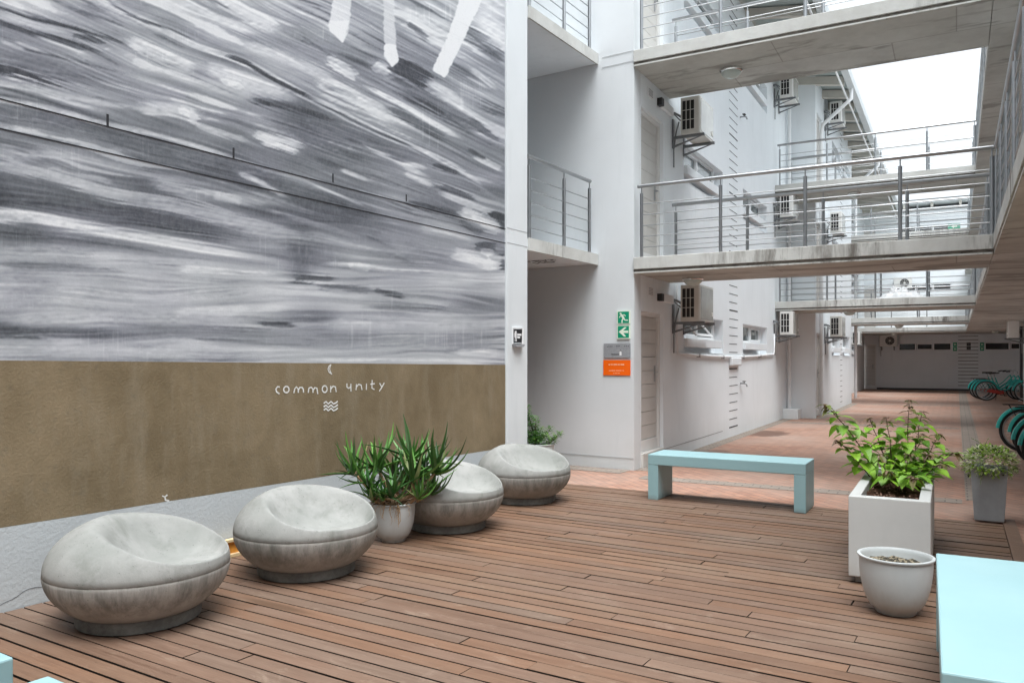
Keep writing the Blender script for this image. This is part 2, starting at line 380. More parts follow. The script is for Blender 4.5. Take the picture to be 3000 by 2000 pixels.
def paints():
    t=NT('teal_paint'); w=t.coord()
    n=t.noise(w,2.2,5,.6); n2=t.noise(w,30,4,.7)
    col=t.mix(t.ramp(n,[(.35,0),(.7,1)]),(.255,.410,.435),(.282,.440,.462))
    col=t.mix(t.math('MULTIPLY',t.ramp(n2,[(.66,0),(.8,1)]),.25),col,(.23,.34,.36))
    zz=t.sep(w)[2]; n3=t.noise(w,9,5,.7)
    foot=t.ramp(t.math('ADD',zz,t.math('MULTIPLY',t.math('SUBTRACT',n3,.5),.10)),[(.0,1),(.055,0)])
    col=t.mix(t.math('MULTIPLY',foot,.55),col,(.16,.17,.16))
    col=t.mix(t.math('MULTIPLY',t.ramp(t.noise(w,38,5,.8),[(.735,0),(.76,1)]),.6),col,(.52,.55,.54))
    col=t.mix(t.math('MULTIPLY',t.ramp(t.noise(t.coord((3,1.2,3)),2.4,6,.75,.5),[(.52,0),(.78,1)]),.22),col,(.30,.40,.40))
    t.bump(t.noise(w,55,3,.6),.12,.002)
    M['teal_paint']=t.out(col,.48,spec=.65)
    t=NT('brown_stucco'); w=t.wcoord()
    n=t.noise(w,1.7,6,.66,.3); n2=t.noise(t.wcoord((3,3,.7)),2.2,5,.65); n3=t.noise(w,60,3,.65); n4=t.noise(w,16,4,.7)
    col=t.mix(t.ramp(n,[(.34,0),(.68,1)]),(.165,.124,.072),(.255,.196,.122))
    col=t.mix(t.math('MULTIPLY',t.ramp(n2,[(.5,0),(.76,1)]),.5),col,(.28,.235,.17))
    col=t.mix(t.math('MULTIPLY',t.ramp(n4,[(.56,0),(.76,1)]),.4),col,(.125,.112,.085))
    t.bump(n3,.5,.006)
    M['brown_stucco']=t.out(col,.85,spec=.25)
    t=NT('mural_paint'); at=t.n('ShaderNodeAttribute',attribute_name='col'); w=t.wcoord()
    n3=t.noise(w,70,3,.65); n4=t.noise(t.wcoord((14,14,3)),1.0,4,.7); n5=t.noise(t.wcoord((40,40,26)),1.0,4,.7)
    col=t.mix(t.math('MULTIPLY',t.ramp(n5,[(.42,0),(.66,1)]),.06),at.outputs['Color'],(.62,.63,.65))
    col=t.mix(t.math('MULTIPLY',t.ramp(n4,[(.55,0),(.78,1)]),.12),col,(.26,.265,.28))
    col=t.mix(t.math('MULTIPLY',t.ramp(n3,[(.56,0),(.72,1)]),.12),col,(.14,.145,.155))
    t.bump(n3,.35,.005)
    M['mural_paint']=t.out(col,.75,spec=.3)
    t=NT('soil'); w=t.coord(); n=t.noise(w,60,4,.8); v=t.noise(w,160,3,.7)
    col=t.ramp(n,[(.3,(.035,.020,.014)),(.55,(.10,.05,.033)),(.75,(.26,.16,.11))]); t.bump(v,1.0,.02)
    M['soil']=t.out(col,.95,spec=.1)
    t=NT('gravel_soil'); w=t.coord(); v=t.n('ShaderNodeTexVoronoi'); v.inputs['Scale'].default_value=75; t.l(w,v.inputs['Vector'])
    col=t.mix(t.ramp(t.sep(v.outputs['Color'])[0],[(.35,0),(.5,1)]),(.05,.045,.036),(.26,.22,.155)); t.bump(v.outputs['Distance'],1,.01)
    M['gravel_soil']=t.out(col,.95,spec=.1)
paints()
def leafmat(name,a,b,rough=.45,trans=.25):
    t=NT(name); at=t.n('ShaderNodeAttribute',attribute_name='col'); n=t.noise(t.coord(),30,3)
    col=t.mix(1.0,at.outputs['Color'],t.mix(n,a,b),'MULTIPLY')
    m=t.out(col,rough,spec=.4)
    tr=t.n('ShaderNodeBsdfTranslucent'); t.l(col,tr.inputs['Color'])
    mx=t.n('ShaderNodeMixShader'); mx.inputs[0].default_value=trans
    o=t.t.nodes['Material Output']; t.l(t.b.outputs[0],mx.inputs[1]); t.l(tr.outputs[0],mx.inputs[2]); t.l(mx.outputs[0],o.inputs['Surface'])
    M[name]=m
leafmat('leaf',(.85,.85,.85),(1.15,1.15,1.15))
leafmat('aloe_leaf',(.8,.8,.8),(1.2,1.2,1.2),.35,.05)
# ================================================================ ground and deck
def structure(o): o['kind']='structure'; return o
b=MB(); b.quad((-250,-250,-.06),(250,-250,-.06),(250,250,-.06),(-250,250,-.06)); structure(b.build('ground',M['outer_ground']))
b=MB(); b.quad((-9,-6,-.025),(6,-6,-.025),(6,41,-.025),(-9,41,-.025)); structure(b.build('brick_paving',M['brick_paver']))
b=MB()   # grey cobble edging and drainage strips
def strip(x0,x1,y0,y1): b.quad((x0,y0,-.021),(x1,y0,-.021),(x1,y1,-.021),(x0,y1,-.021))
strip(.08,.34,9.2,40.2); strip(-3.58,-3.36,9.62,20.0); strip(-2.93,-2.72,20.0,27.5); strip(-3.3,.05,8.96,9.24); strip(-3.3,.05,18.4,18.7); strip(-2.7,.05,27.2,27.5)
b.quad(m2w(-7.5,8.98,-.020),m2w(-4.25,8.98,-.020),m2w(-4.25,9.33,-.020),m2w(-7.5,9.33,-.020))
structure(b.build('paving_strip',M['cobble_grey']))
XW=-4.761                          # mural wall plane (mural frame)
def deck():
    mb=MB(); PITCH=.105; GAP=.011
    def xr(yd):                    # right end: straight border along the walkway edge, world X = .34
        return (.34-yd*sD)/cD
    def xl(yd):                    # left end: along the mural wall
        # world -> mural xm = const
        a=d2w(0,yd); e=d2w(1,yd); m0=w2m(a[0],a[1])[0]; m1=w2m(e[0],e[1])[0]
        return (XW+.012-m0)/(m1-m0)
    pal=[(.220,.128,.084),(.245,.150,.102),(.205,.130,.097),(.262,.165,.112),(.220,.146,.115),(.190,.106,.070),(.240,.158,.122),(.245,.135,.084),(.205,.155,.130)]
    y=-.6; gp=GAP*.5
    # the planks stop along a line that runs square to the corridor
    def yend(xd): return 7.82
    k=0
    while y+PITCH<7.95:
        y0=y+gp; gp=GAP*random.choice((.35,.45,.5,.5,.6,.75)); y1=y+PITCH-gp
        l0,l1,r0,r1=xl(y0),xl(y1),xr(y0),xr(y1)
        xs=[l0]; x=l0+random.uniform(.6,3.0)
        jx=(2.55 if True else 0)
        while x<r0-.6:
            xs.append(x); x+=random.choice((1.8,2.4,2.7,3.3))+random.uniform(-.25,.25)
        xs.append(r0)
        for i in range(len(xs)-1):
            a=xs[i]+(0 if i==0 else .0025+(.004 if random.random()<.2 else 0)); c=xs[i+1]-(0 if i==len(xs)-2 else .0025)
            a1=l1 if i==0 else a; c1=r1 if i==len(xs)-2 else c
            dz=random.uniform(-.0022,.0015); tl=random.uniform(-.001,.001)
            cl=(Vector(random.choice(pal))*.5+Vector((.222,.140,.101))*.5)*random.uniform(.90,1.07)
            p=[d2w(a,y0,-.021),d2w(c,y0,-.021),d2w(c1,y1,-.021),d2w(a1,y1,-.021),d2w(a,y0,dz),d2w(c,y0,dz+tl),d2w(c1,y1,dz+tl),d2w(a1,y1,dz)]
            mb.add(p,[(0,3,2,1),(0,1,5,4),(1,2,6,5),(2,3,7,6),(3,0,4,7)],(.014,.009,.006)); mb.add(p[4:],[(0,1,2,3)],tuple(cl))  # side faces coloured near black, painting shade into the gaps
        y+=PITCH; k+=1
    # border plank along the right-hand edge
    for (ya,yb) in ((-1.0,2.1),(2.104,5.2),(5.204,8.15)):
        mb.box(.346,.442,ya,yb,-.021,.002,tuple(Vector(random.choice(pal))*1.1))
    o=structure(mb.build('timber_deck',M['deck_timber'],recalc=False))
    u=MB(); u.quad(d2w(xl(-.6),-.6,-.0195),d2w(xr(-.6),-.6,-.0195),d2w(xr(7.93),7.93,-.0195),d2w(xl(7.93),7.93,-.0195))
    structure(u.build('deck_gap_shade',M['gap_shade']))  # near-black sheet stands in for the shade below the board gaps
deck()
# ================================================================ mural wall
def zline(ym):   # top of the brown band
    return 1.39+(1.333-1.39)*(ym-2.14)/(7.19-2.14)
def zplinth(ym): return .466+(.436-.466)*(ym-2.14)/(6.8-2.14)
def mural_canvas():
    X0,Y0,ST=-640,-440,2.0
    W,H=int((1500-X0)/ST),int((1100-Y0)/ST)
    xs=X0+ST*np.arange(W); ys=Y0+ST*np.arange(H); PX,PY=np.meshgrid(xs,ys)
    gx=np.array([-640,0,750,1500.]); gy=np.array([-440,0,300,600,760,930,1100.])
    T=np.array([[.34,.42,.58,.66],[.30,.36,.52,.60],[.22,.27,.42,.54],[.10,.14,.22,.36],[.04,.06,.08,.14],[-.01,.0,.02,.03],[-.02,-.01,.0,.0]])
    ix=np.interp(PX,gx,np.arange(4)); iy=np.interp(PY,gy,np.arange(7))
    i0=np.clip(ix.astype(int),0,2); j0=np.clip(iy.astype(int),0,5); fx=ix-i0; fy=iy-j0
    SL=(T[j0,i0]*(1-fx)+T[j0,i0+1]*fx)*(1-fy)+(T[j0+1,i0]*(1-fx)+T[j0+1,i0+1]*fx)*fy
    def smooth_noise(sx,sy,seed):
        r=np.random.default_rng(seed); w=int(W/sx)+3; h=int(H/sy)+3
        a=r.standard_normal((h,w)).astype(np.float32)
        u=np.arange(W)/sx; v=np.arange(H)/sy; iu=u.astype(int); iv=v.astype(int); fu=(u-iu); fv=(v-iv)
        fu=fu*fu*(3-2*fu); fv=fv*fv*(3-2*fv)
        A=a[iv][:,iu]; B=a[iv][:,iu+1]; C=a[iv+1][:,iu]; D=a[iv+1][:,iu+1]
        return (A*(1-fu)+B*fu)*(1-fv)[:,None]+(C*(1-fu)+D*fu)*fv[:,None]
    wob=smooth_noise(90,30,50)*.07+smooth_noise(35,14,51)*.05
    SLW=SL+wob
    def lic(src,L,step=2.0):
        acc=src.copy(); 
        for sg in (1,-1):
            x=np.tile(np.arange(W,dtype=np.float32),(H,1)); y=np.tile(np.arange(H,dtype=np.float32)[:,None],(1,W))
            for k in range(L):
                xi=np.clip(x.astype(int),0,W-1); yi=np.clip(y.astype(int),0,H-1); s=SLW[yi,xi]
                n=1/np.sqrt(1+s*s); x=x+sg*step*n; y=y+sg*step*s*n
                acc=acc+src[np.clip(y.astype(int),0,H-1),np.clip(x.astype(int),0,W-1)]
        return acc/(2*L+1)
    def norm(a): a=a-a.mean(); return a/a.std()
    big=norm(lic(smooth_noise(34,15,1),34)); mid=norm(lic(smooth_noise(12,5.5,2),40)); fin=norm(lic(smooth_noise(4,2.2,3),30)); hair=norm(lic(smooth_noise(1.6,1.1,4),22))
    n2=smooth_noise(7,4,9); edge=smooth_noise(5,3,10); drips=norm(smooth_noise(1.6,34,11)); broad=smooth_noise(60,40,12)
    # overall tone by place (values are perceptual greys)
    ty=np.interp(PY,[-440,-100,60,250,420,520,640,720,780,860,930,1000,1060],[.70,.68,.67,.63,.57,.53,.54,.60,.68,.71,.60,.67,.72])
    tx=np.interp(PX,[-640,0,700,1050,1500],[-.02,-.01,0,.0,.04])
    amp=np.clip(np.interp(PY,[-440,300,520,700,1060],[1,1,.62,.5,.45])*np.interp(PX,[-640,300,900,1500],[.75,.75,1.0,1.1]),0,1.2)
    v=ty+tx+amp*(.034*big+.036*mid+.014*fin)+(.004+.008*amp)*hair+.030*broad
    wt=1/(1+np.exp(-((mid*.8+big*.7+.25*n2)-1.45)*8)); wt*=np.interp(PY,[-440,0,400,640,820,1060],[1,1,.8,.3,.2,.4])
    v=v*(1-wt*.7)+.87*wt*.7
    dk=1/(1+np.exp(-((-fin*.5-mid*.75-.2*n2)-1.4)*8)); dk*=np.interp(PY,[-440,0,420,640,860,1060],[.7,.7,.8,.6,.3,.3])
    v=v*(1-dk*.55)+.42*dk*.55
    def stroke(pts,w,val,op=.9,soft=.25,dry=.5,w2=None):
        nonlocal v
        pts=np.array(pts,float); mx=w if w2 is None else max(w,w2); pad=mx+8
        c0=int(max(0,(pts[:,0].min()-pad-X0)/ST)); c1=int(min(W,(pts[:,0].max()+pad-X0)/ST+1)); r0=int(max(0,(pts[:,1].min()-pad-Y0)/ST)); r1=int(min(H,(pts[:,1].max()+pad-Y0)/ST+1))
        if c1<=c0 or r1<=r0: return
        # smooth the polyline
        tt=np.linspace(0,len(pts)-1,len(pts)*6); q=np.stack([np.interp(tt,np.arange(len(pts)),pts[:,i]) for i in (0,1)],1)
        for _ in range(4): q[1:-1]=(q[:-2]+2*q[1:-1]+q[2:])/4
        gx_,gy_=PX[r0:r1,c0:c1],PY[r0:r1,c0:c1]; best=np.full(gx_.shape,9e9); along=np.zeros(gx_.shape)
        for i in range(len(q)-1):
            a,d=q[i],q[i+1]-q[i]; L2=d@d+1e-9; t=np.clip(((gx_-a[0])*d[0]+(gy_-a[1])*d[1])/L2,0,1)
            f=(i+t)/(len(q)-1)
            hw=(w if w2 is None else w+(w2-w)*f)*.5*np.clip(np.minimum(f*7+.25,(1-f)*5+.12),0,1)
            ds=np.hypot(gx_-a[0]-t*d[0],gy_-a[1]-t*d[1])-hw
            m=ds<best; best[m]=ds[m]; along[m]=(np.zeros_like(ds)+f)[m]
        e=best+fin[r0:r1,c0:c1]*min(4,w*.13)+hair[r0:r1,c0:c1]*min(1.6,w*.07)+n2[r0:r1,c0:c1]*min(1.5,w*.04)
        a=1/(1+np.exp(np.clip(e/(max(1.0,w*soft*.25)),-30,30)))
        a*=np.clip(along*6+.45,0,1)*np.clip((1-along)*4.5+.2,0,1)*np.clip(.92+.14*mid[r0:r1,c0:c1]+.10*n2[r0:r1,c0:c1],.35,1)
        a*=op*np.clip(1-dry*np.clip(along-.35,0,1)*(1.1+.8*hair[r0:r1,c0:c1]+.3*fin[r0:r1,c0:c1]),0,1)
        sh=val+.012*hair[r0:r1,c0:c1]+.012*fin[r0:r1,c0:c1]+.022*broad[r0:r1,c0:c1]+.018*n2[r0:r1,c0:c1]
        v[r0:r1,c0:c1]=v[r0:r1,c0:c1]*(1-a)+sh*a
    K=1/.845
    def st(p,w,val,op=.9,soft=.35,dry=.4,w2=None):
        q=[(x*K,y*K) for x,y in p]; wide=1.25 if (val>.66 and w<40) else 1.0
        stroke(q,w*K*wide,val-.03*(val>.8)-.02*(val<.5),min(.97,op+.06),soft*.5,dry*.7,None if w2 is None else w2*K*wide)
        for j in range(3 if w>9 else 1):     # loose bristle marks that ride along with the main pass
            o=(random.random()-.5)*w*K*1.25; a,b_=sorted((random.random()*.5,.45+random.random()*.55)); n=len(q)-1
            f=lambda t:(lambda i,u:(q[i][0]+(q[i+1][0]-q[i][0])*u,q[i][1]+(q[i+1][1]-q[i][1])*u+o))(min(n-1,int(t*n)),t*n-min(n-1,int(t*n)))
            stroke([f(a+(b_-a)*k/4) for k in range(5)],max(3,w*K*random.uniform(.08,.2)),val+random.uniform(-.13,.10),.7,.5,.5)
    for a in [
     # slate masses first
     ([(-540,470),(0,485),(150,492),(300,522),(500,572),(660,604)],80,.43,.85,1.4,.15,46),
     ([(730,285),(770,335),(850,370),(920,395)],104,.46,.8,1.8,.2,70),
     ([(600,432),(720,472),(860,520),(960,556)],58,.46,.8,1.4,.2,44),
     ([(340,338),(430,358),(560,398),(640,425)],40,.52,.8,1.0,.3),
     ([(-300,235),(60,272),(200,305),(330,348),(480,402),(600,440)],48,.49,.8,1.2,.2),
     ([(-400,560),(0,576),(150,590),(300,612),(470,640)],42,.47,.8,1.0,.3,20),
     ([(-300,150),(0,150),(120,170),(250,190),(400,230)],44,.55,.7,1.2,.4),
     ([(640,20),(760,90),(860,160)],40,.60,.6,1.2,.3),
     ([(740,560),(742,640),(740,705)],54,.47,.7,1.6,.1,34),
     ([(880,560),(960,600),(1060,640)],50,.56,.7,1.4,.3),
     ([(-300,812),(0,812),(100,815),(200,822),(360,832)],36,.40,.85,.8,.25,22),
     ([(350,815),(520,822),(720,830)],30,.52,.7,1.2,.3),
     ([(985,215),(1060,252),(1140,302),(1190,338)],40,.50,.85,.7,.3),
     ([(1120,50),(1200,110),(1252,152)],30,.50,.8,.7,.2),
     ([(860,410),(960,440),(1060,480),(1160,530)],34,.56,.7,1.0,.3),
     ([(780,838),(980,845),(1200,852)],26,.58,.7,1.3,.3),
     # pale washes and waves
     ([(-400,715),(0,720),(300,722),(720,732)],92,.76,.75,2.0,.15,70),
     ([(-300,355),(0,367),(60,388),(130,376),(200,391),(350,427),(500,457),(700,502)],24,.70,.85,.5,.3,14),
     ([(-400,395),(0,410),(100,426),(180,452),(270,478),(400,502),(560,542),(700,577),(890,618)],22,.73,.92,.35,.15,32),
     ([(-400,520),(0,532),(100,541),(220,563),(330,586),(450,606),(600,631),(740,648)],30,.86,.95,.5,.2,12),
     ([(-400,610),(0,620),(150,626),(350,642),(520,662),(720,684)],28,.72,.85,.8,.2),
     ([(0,652),(100,661),(250,671),(320,676)],16,.56,.7,.8,.5),
     ([(0,788),(300,786),(720,775)],30,.78,.8,1.0,.2),
     ([(430,773),(560,766),(750,760)],13,.84,.8,.6,.3),
     ([(440,666),(550,671),(696,679)],14,.87,.85,.4,.2,10),
     ([(640,800),(690,803),(738,809)],10,.45,.8,.6,.3),
     ([(-200,862),(0,862),(400,870),(800,876)],26,.74,.8,1.0,.2),
     ([(0,885),(400,888),(760,888)],12,.62,.6,.8,.2),
     ([(780,710),(860,712),(935,722)],14,.50,.8,.6,.3),
     ([(925,718),(965,726),(1005,736)],14,.45,.85,.4,.4),
     ([(800,800),(1000,796),(1245,806)],28,.76,.8,.9,.2),
     ([(900,760),(1100,765),(1245,775)],20,.58,.6,1.0,.2),
     ([(1130,872),(1190,870),(1244,880)],13,.85,.85,.4,.3),
     ([(760,889),(1000,891),(1245,893)],7,.87,.85,.4,.2),
     ([(786,655),(870,655),(960,668),(1060,672),(1150,681),(1235,689)],10,.84,.9,.35,.2),
     ([(868,655),(890,660),(914,666)],16,.90,.9,.3,.2),
     ([(950,608),(1080,628),(1235,652)],42,.67,.65,1.5,.3),
     ([(720,692),(780,690),(835,692)],16,.44,.8,.6,.3),
     # left and top: crisp runs
     ([(-200,190),(0,205),(120,226),(250,256),(400,277)],10,.75,.85,.4,.3),
     ([(-200,232),(0,246),(90,262),(180,286),(270,311),(420,342),(560,387),(690,422)],11,.75,.9,.35,.2),
     ([(-60,165),(0,170),(60,180),(90,196),(170,213)],28,.38,.92,.35,.4,8),
     ([(-200,20),(0,55),(90,85),(180,110),(270,133)],14,.42,.85,.4,.4),
     ([(176,92),(215,94),(272,106)],15,.46,.8,.4,.5),
     ([(-100,-5),(0,18),(70,45),(170,65),(260,92),(352,126)],9,.40,.9,.3,.25),
     ([(0,40),(80,62),(180,84)],12,.76,.7,.5,.4),
     ([(0,100),(60,118),(200,150),(330,185)],10,.56,.7,.6,.4),
     ([(235,-10),(290,28),(340,52),(420,88)],26,.84,.92,.3,.4),
     ([(250,-8),(330,42),(420,76),(500,106)],8,.46,.8,.4,.3),
     ([(370,60),(480,112),(600,152),(720,216),(860,300)],13,.81,.9,.35,.25),
     ([(310,100),(380,130),(440,152),(490,178)],25,.87,.92,.3,.45),
     ([(410,170),(530,212),(650,242)],26,.76,.85,.6,.4),
     ([(345,265),(440,270),(495,292)],27,.79,.85,.5,.4),
     ([(452,270),(470,282),(487,302)],20,.89,.9,.3,.3),
     ([(480,305),(540,330),(625,352)],13,.77,.85,.4,.4),
     ([(515,168),(570,190),(650,216),(745,248)],34,.80,.88,.5,.35),
     ([(556,200),(575,206),(594,212)],20,.91,.9,.3,.3),
     ([(400,-5),(480,30),(560,56),(640,84)],20,.86,.9,.3,.4),
     ([(530,-8),(620,40),(692,76)],32,.87,.92,.25,.4),
     ([(610,105),(690,138),(760,172),(855,210)],22,.80,.85,.5,.4),
     ([(558,138),(600,150),(640,176),(700,210),(790,252),(870,300)],12,.38,.97,.22,.2,6),
     ([(612,245),(650,256),(690,258),(740,272),(790,288),(860,312)],14,.42,.92,.3,.4,9),
     ([(628,332),(690,346),(760,366)],17,.86,.9,.3,.4),
     ([(648,352),(700,362),(742,380)],13,.88,.9,.3,.4),
     ([(530,478),(570,488),(602,501)],14,.86,.9,.35,.3),
     ([(370,446),(470,478),(560,490),(722,502)],24,.76,.85,.7,.3),
     ([(590,425),(650,456),(718,492)],10,.80,.85,.4,.3),
     ([(440,440),(600,480),(740,520)],10,.60,.7,.6,.3),
     # below the legs
     ([(812,148),(850,174),(884,192)],20,.88,.92,.3,.3),
     ([(786,200),(850,222),(900,252),(972,304)],28,.86,.93,.3,.3),
     ([(800,214),(840,222),(880,240)],10,.66,.7,.4,.3),
     ([(930,165),(955,172),(965,190)],22,.89,.9,.3,.2),
     ([(760,235),(860,290),(960,340),(1060,380),(1150,430),(1228,492)],13,.83,.92,.3,.2),
     ([(778,250),(900,312),(1000,356),(1100,410),(1228,482)],6,.44,.85,.35,.2),
     ([(900,212),(1000,260),(1080,310),(1146,346)],11,.87,.95,.25,.2),
     ([(960,262),(1040,312),(1112,348)],22,.47,.8,.6,.3),
     ([(974,168),(1010,172),(1062,202)],42,.41,.92,.35,.35),
     ([(1060,205),(1110,230),(1152,262)],12,.85,.92,.3,.3),
     ([(1165,168),(1230,222)],11,.80,.85,.35,.3),
     ([(1080,224),(1180,290),(1246,332)],12,.82,.9,.3,.3),
     ([(1160,292),(1246,362)],16,.50,.8,.4,.3),
     ([(1010,58),(1062,102)],13,.52,.8,.4,.3),
     ([(1040,40),(1110,88)],12,.80,.8,.4,.3),
     ([(1195,40),(1252,92)],34,.86,.9,.4,.2),
     ([(1190,-10),(1250,30)],40,.84,.85,.5,.2),
     ([(1176,388),(1246,424)],13,.83,.9,.3,.2),
     ([(1160,368),(1204,398)],10,.46,.85,.3,.3),
     ([(1068,410),(1105,415),(1138,432)],15,.40,.93,.25,.25),
     ([(1056,453),(1120,470),(1186,502)],14,.45,.88,.35,.3),
     ([(1000,428),(1080,462)],11,.81,.85,.4,.3),
     ([(990,400),(1060,417)],10,.79,.8,.4,.3),
     ([(900,355),(980,395),(1060,440)],12,.80,.8,.4,.3),
     ([(870,330),(960,380),(1020,405)],14,.50,.8,.4,.3),
     ([(1000,500),(1060,514),(1156,542)],13,.44,.88,.35,.3),
     ([(1090,478),(1170,506),(1246,530)],12,.80,.85,.35,.2),
     ([(1140,522),(1190,546),(1248,574)],22,.87,.92,.3,.2),
     ([(1136,545),(1198,582)],13,.45,.88,.3,.2),
     ([(1180,612),(1204,608),(1228,614)],17,.40,.93,.3,.2),
     ([(1120,626),(1180,640),(1246,662)],22,.86,.92,.35,.2),
     ([(1203,622),(1212,645),(1216,668)],20,.89,.92,.3,.2),
     ([(1240,636),(1250,652),(1252,674)],16,.38,.92,.3,.1),
     ([(1226,530),(1242,542),(1252,562)],24,.36,.93,.35,.1),
     ([(1040,560),(1110,572),(1190,596)],20,.74,.7,.8,.3),
     ([(760,575),(850,600),(980,625),(1100,640)],16,.68,.7,.8,.3),
     ([(660,520),(800,560),(900,590)],12,.66,.7,.7,.4),
    ]: st(*a)
    for s in range(46):            # short loose dabs on the right and upper part
        x=random.uniform(-560,1440); y=random.uniform(-400,640)
        if x<760 and y>150: continue
        sl=T[min(5,max(0,int(np.interp(y,gy,np.arange(7))))),min(3,max(0,int(np.interp(x,gx,np.arange(4)))))]
        L=random.uniform(60,180); val=random.choice((.86,.82,.50,.56,.76,.45))
        stroke([(x,y),(x+L*.5,y+L*.5*sl),(x+L,y+L*sl*1.02)],random.uniform(5,11),val,.75,.3,.5)
    # drag the wet paint along the stroke direction, then lay crisp dry-brush hairs over it
    v0=v.copy(); v=.62*v0+.38*lic(v0.astype(np.float32),7)
    v=v+.55*(v-(np.roll(v,3,0)+np.roll(v,-3,0))*.5)*np.clip(amp,.3,1)
    hw=np.clip((hair+.7*fin-1.7)*.9,0,1)*np.clip((v-.52)*4,0,1)*amp; v=v*(1-.5*hw)+.86*.5*hw
    hd=np.clip((-hair-.7*fin-1.8)*.9,0,1)*np.clip((.74-v)*4,0,1)*amp; v=v*(1-.4*hd)+.40*.4*hd
    # heron-like straight pale legs reaching down from the top
    def leg(poly,val,op):
        nonlocal v
        p=np.array(poly); ins=np.zeros(PX.shape,bool); n=len(p); j=n-1
        X=PX+edge*1.0+n2; Y=PY+edge*1.0
        for i in range(n):
            c=((p[i,1]>Y)!=(p[j,1]>Y))&(X<(p[j,0]-p[i,0])*(Y-p[i,1])/(p[j,1]-p[i,1]+1e-9)+p[i,0]); ins^=c; j=i
        m=ins.astype(float)
        for ax in (0,1,0,1): m=(np.roll(m,1,ax)+2*m+np.roll(m,-1,ax))/4
        m=np.clip((m-.5)*1.8+.5,0,1); v=v*(1-op*m)+(val+.018*hair)*op*m
    leg([(985,-440),(1065,-440),(1030,0),(1020,92),(1005,128),(964,88),(976,0)],.84,.95)
    leg([(964,62),(1021,62),(1005,128),(964,88)],.91,.9)
    leg([(1092,-440),(1160,-440),(1154,0),(1160,130),(1169,178),(1148,197),(1126,170),(1123,0)],.81,.95)
    leg([(1127,128),(1160,132),(1169,178),(1148,197),(1124,160)],.91,.9)
    leg([(1480,-440),(1545,-440),(1413,0),(1382,66),(1304,230),(1265,206),(1316,98),(1346,0)],.90,.97)
    # runs of paint
    dm=1/(1+np.exp(-(drips-1.35)*5))*np.clip(smooth_noise(60,30,30)-.35,0,1)
    v=v+.05*dm; v=np.clip(v,.30,.93)
    hue=smooth_noise(70,30,40)*.5+.5
    return v,hue,X0,Y0,ST,W,H
def hue_np(h): return np.clip(h,0,1)
mw=thing('mural_wall','tall wall painted with grey and white brushstroke mural above a brown band','wall',m2w(XW,4.0,0))
MUR=.84
def build_mural():
    v,hue,X0,Y0,ST,W,H=mural_canvas()
    cols=np.concatenate([np.arange(-620,-40,4.0),np.arange(-40,1479,2.2),[1479.]])
    d=[on_MX(px,1000,XW) for px in cols]; ym=np.array([q[1] for q in d]); tt=[]
    for px in cols:
        r=ray(px,1000); tt.append(XW/w2m(r[0],r[1])[0])
    tt=np.array(tt)
    zr=np.concatenate([np.linspace(0,1,560)**1.0])
    ZT=6.6
    nC,nR=len(cols),len(zr)
    ztop=np.concatenate([[0],np.cumsum(np.full(nR-1,1.0))])/(nR-1)
    zb=np.array([zline(y) for y in ym])
    Z=zb[None,:]+ (5.25-zb)[None,:]*ztop[:,None]
    Z=np.vstack([Z,np.full((1,nC),5.6),np.full((1,nC),6.1),np.full((1,nC),ZT)]); nR+=3
    PXg=np.tile(cols,(nR,1)); PYg=HY-(Z-EYE)*FPX/tt[None,:]
    u=np.clip((PXg-X0)/ST,0,W-1.01); w=np.clip((PYg-Y0)/ST,0,H-1.01); iu=u.astype(int); iw=w.astype(int); fu=u-iu; fw=w-iw
    def samp(A): return (A[iw,iu]*(1-fu)+A[iw,iu+1]*fu)*(1-fw)+(A[iw+1,iu]*(1-fu)+A[iw+1,iu+1]*fu)*fw
    V=np.clip(.60+(samp(v)-.62)*1.38,.27,.95); Hh=samp(hue_np(hue))
    # paint values to albedo, with a faint blue-violet cast in the slates
    A=np.minimum(.80,V**2.2*MUR)
    cast=(1-V)*1.3
    rgb=np.stack([A*(1-.13*cast+.03*Hh*cast),A*(1-.04*cast),A*(1+.12*cast+.07*Hh*cast)],-1)
    YM=np.tile(ym,(nR,1)); wx=XW*cM+YM*sM; wy=-XW*sM+YM*cM
    o0=m2w(XW,4.0,0)
    co=np.stack([wx-o0[0],wy-o0[1],Z],-1).reshape(-1,3).astype(np.float32)
    idx=np.arange(nR*nC).reshape(nR,nC)
    q=np.stack([idx[:-1,:-1],idx[:-1,1:],idx[1:,1:],idx[1:,:-1]],-1).reshape(-1,4).astype(np.int32)
    me=bpy.data.meshes.new('mural'); me.vertices.add(len(co)); me.vertices.foreach_set('co',co.ravel())
    me.loops.add(q.size); me.loops.foreach_set('vertex_index',q.ravel()); me.polygons.add(len(q))
    me.polygons.foreach_set('loop_start',np.arange(0,q.size,4,dtype=np.int32)); me.update(calc_edges=True)
    at=me.color_attributes.new('col','FLOAT_COLOR','POINT')
    c4=np.ones((len(co),4),np.float32); c4[:,:3]=rgb.reshape(-1,3); at.data.foreach_set('color',c4.ravel())
    me.materials.append(M['mural_paint']); me.validate()
    o=bpy.data.objects.new('mural',me); COL.objects.link(o); o.parent=mw
    return o
build_mural()
MO=m2w(XW,4.0,0)
YE=7.197                          # the mural meets the white pillar here
def mq(mb,y0,y1,za,zb,xm=XW):     # za, zb functions of ym
    n=12
    for i in range(n):
        a=y0+(y1-y0)*i/n; c=y0+(y1-y0)*(i+1)/n
        mb.quad(m2w(xm,a,za(a)),m2w(xm,c,za(c)),m2w(xm,c,zb(c)),m2w(xm,a,zb(a)))
b=MB(); mq(b,.9,YE,zplinth,zline); b.build('brown_band',M['brown_stucco'],mw,off=MO)
b=MB(); mq(b,.9,YE,lambda y:-.02,zplinth,XW+.004); b.build('plinth',M['ground_grey_paint'],mw,off=MO)
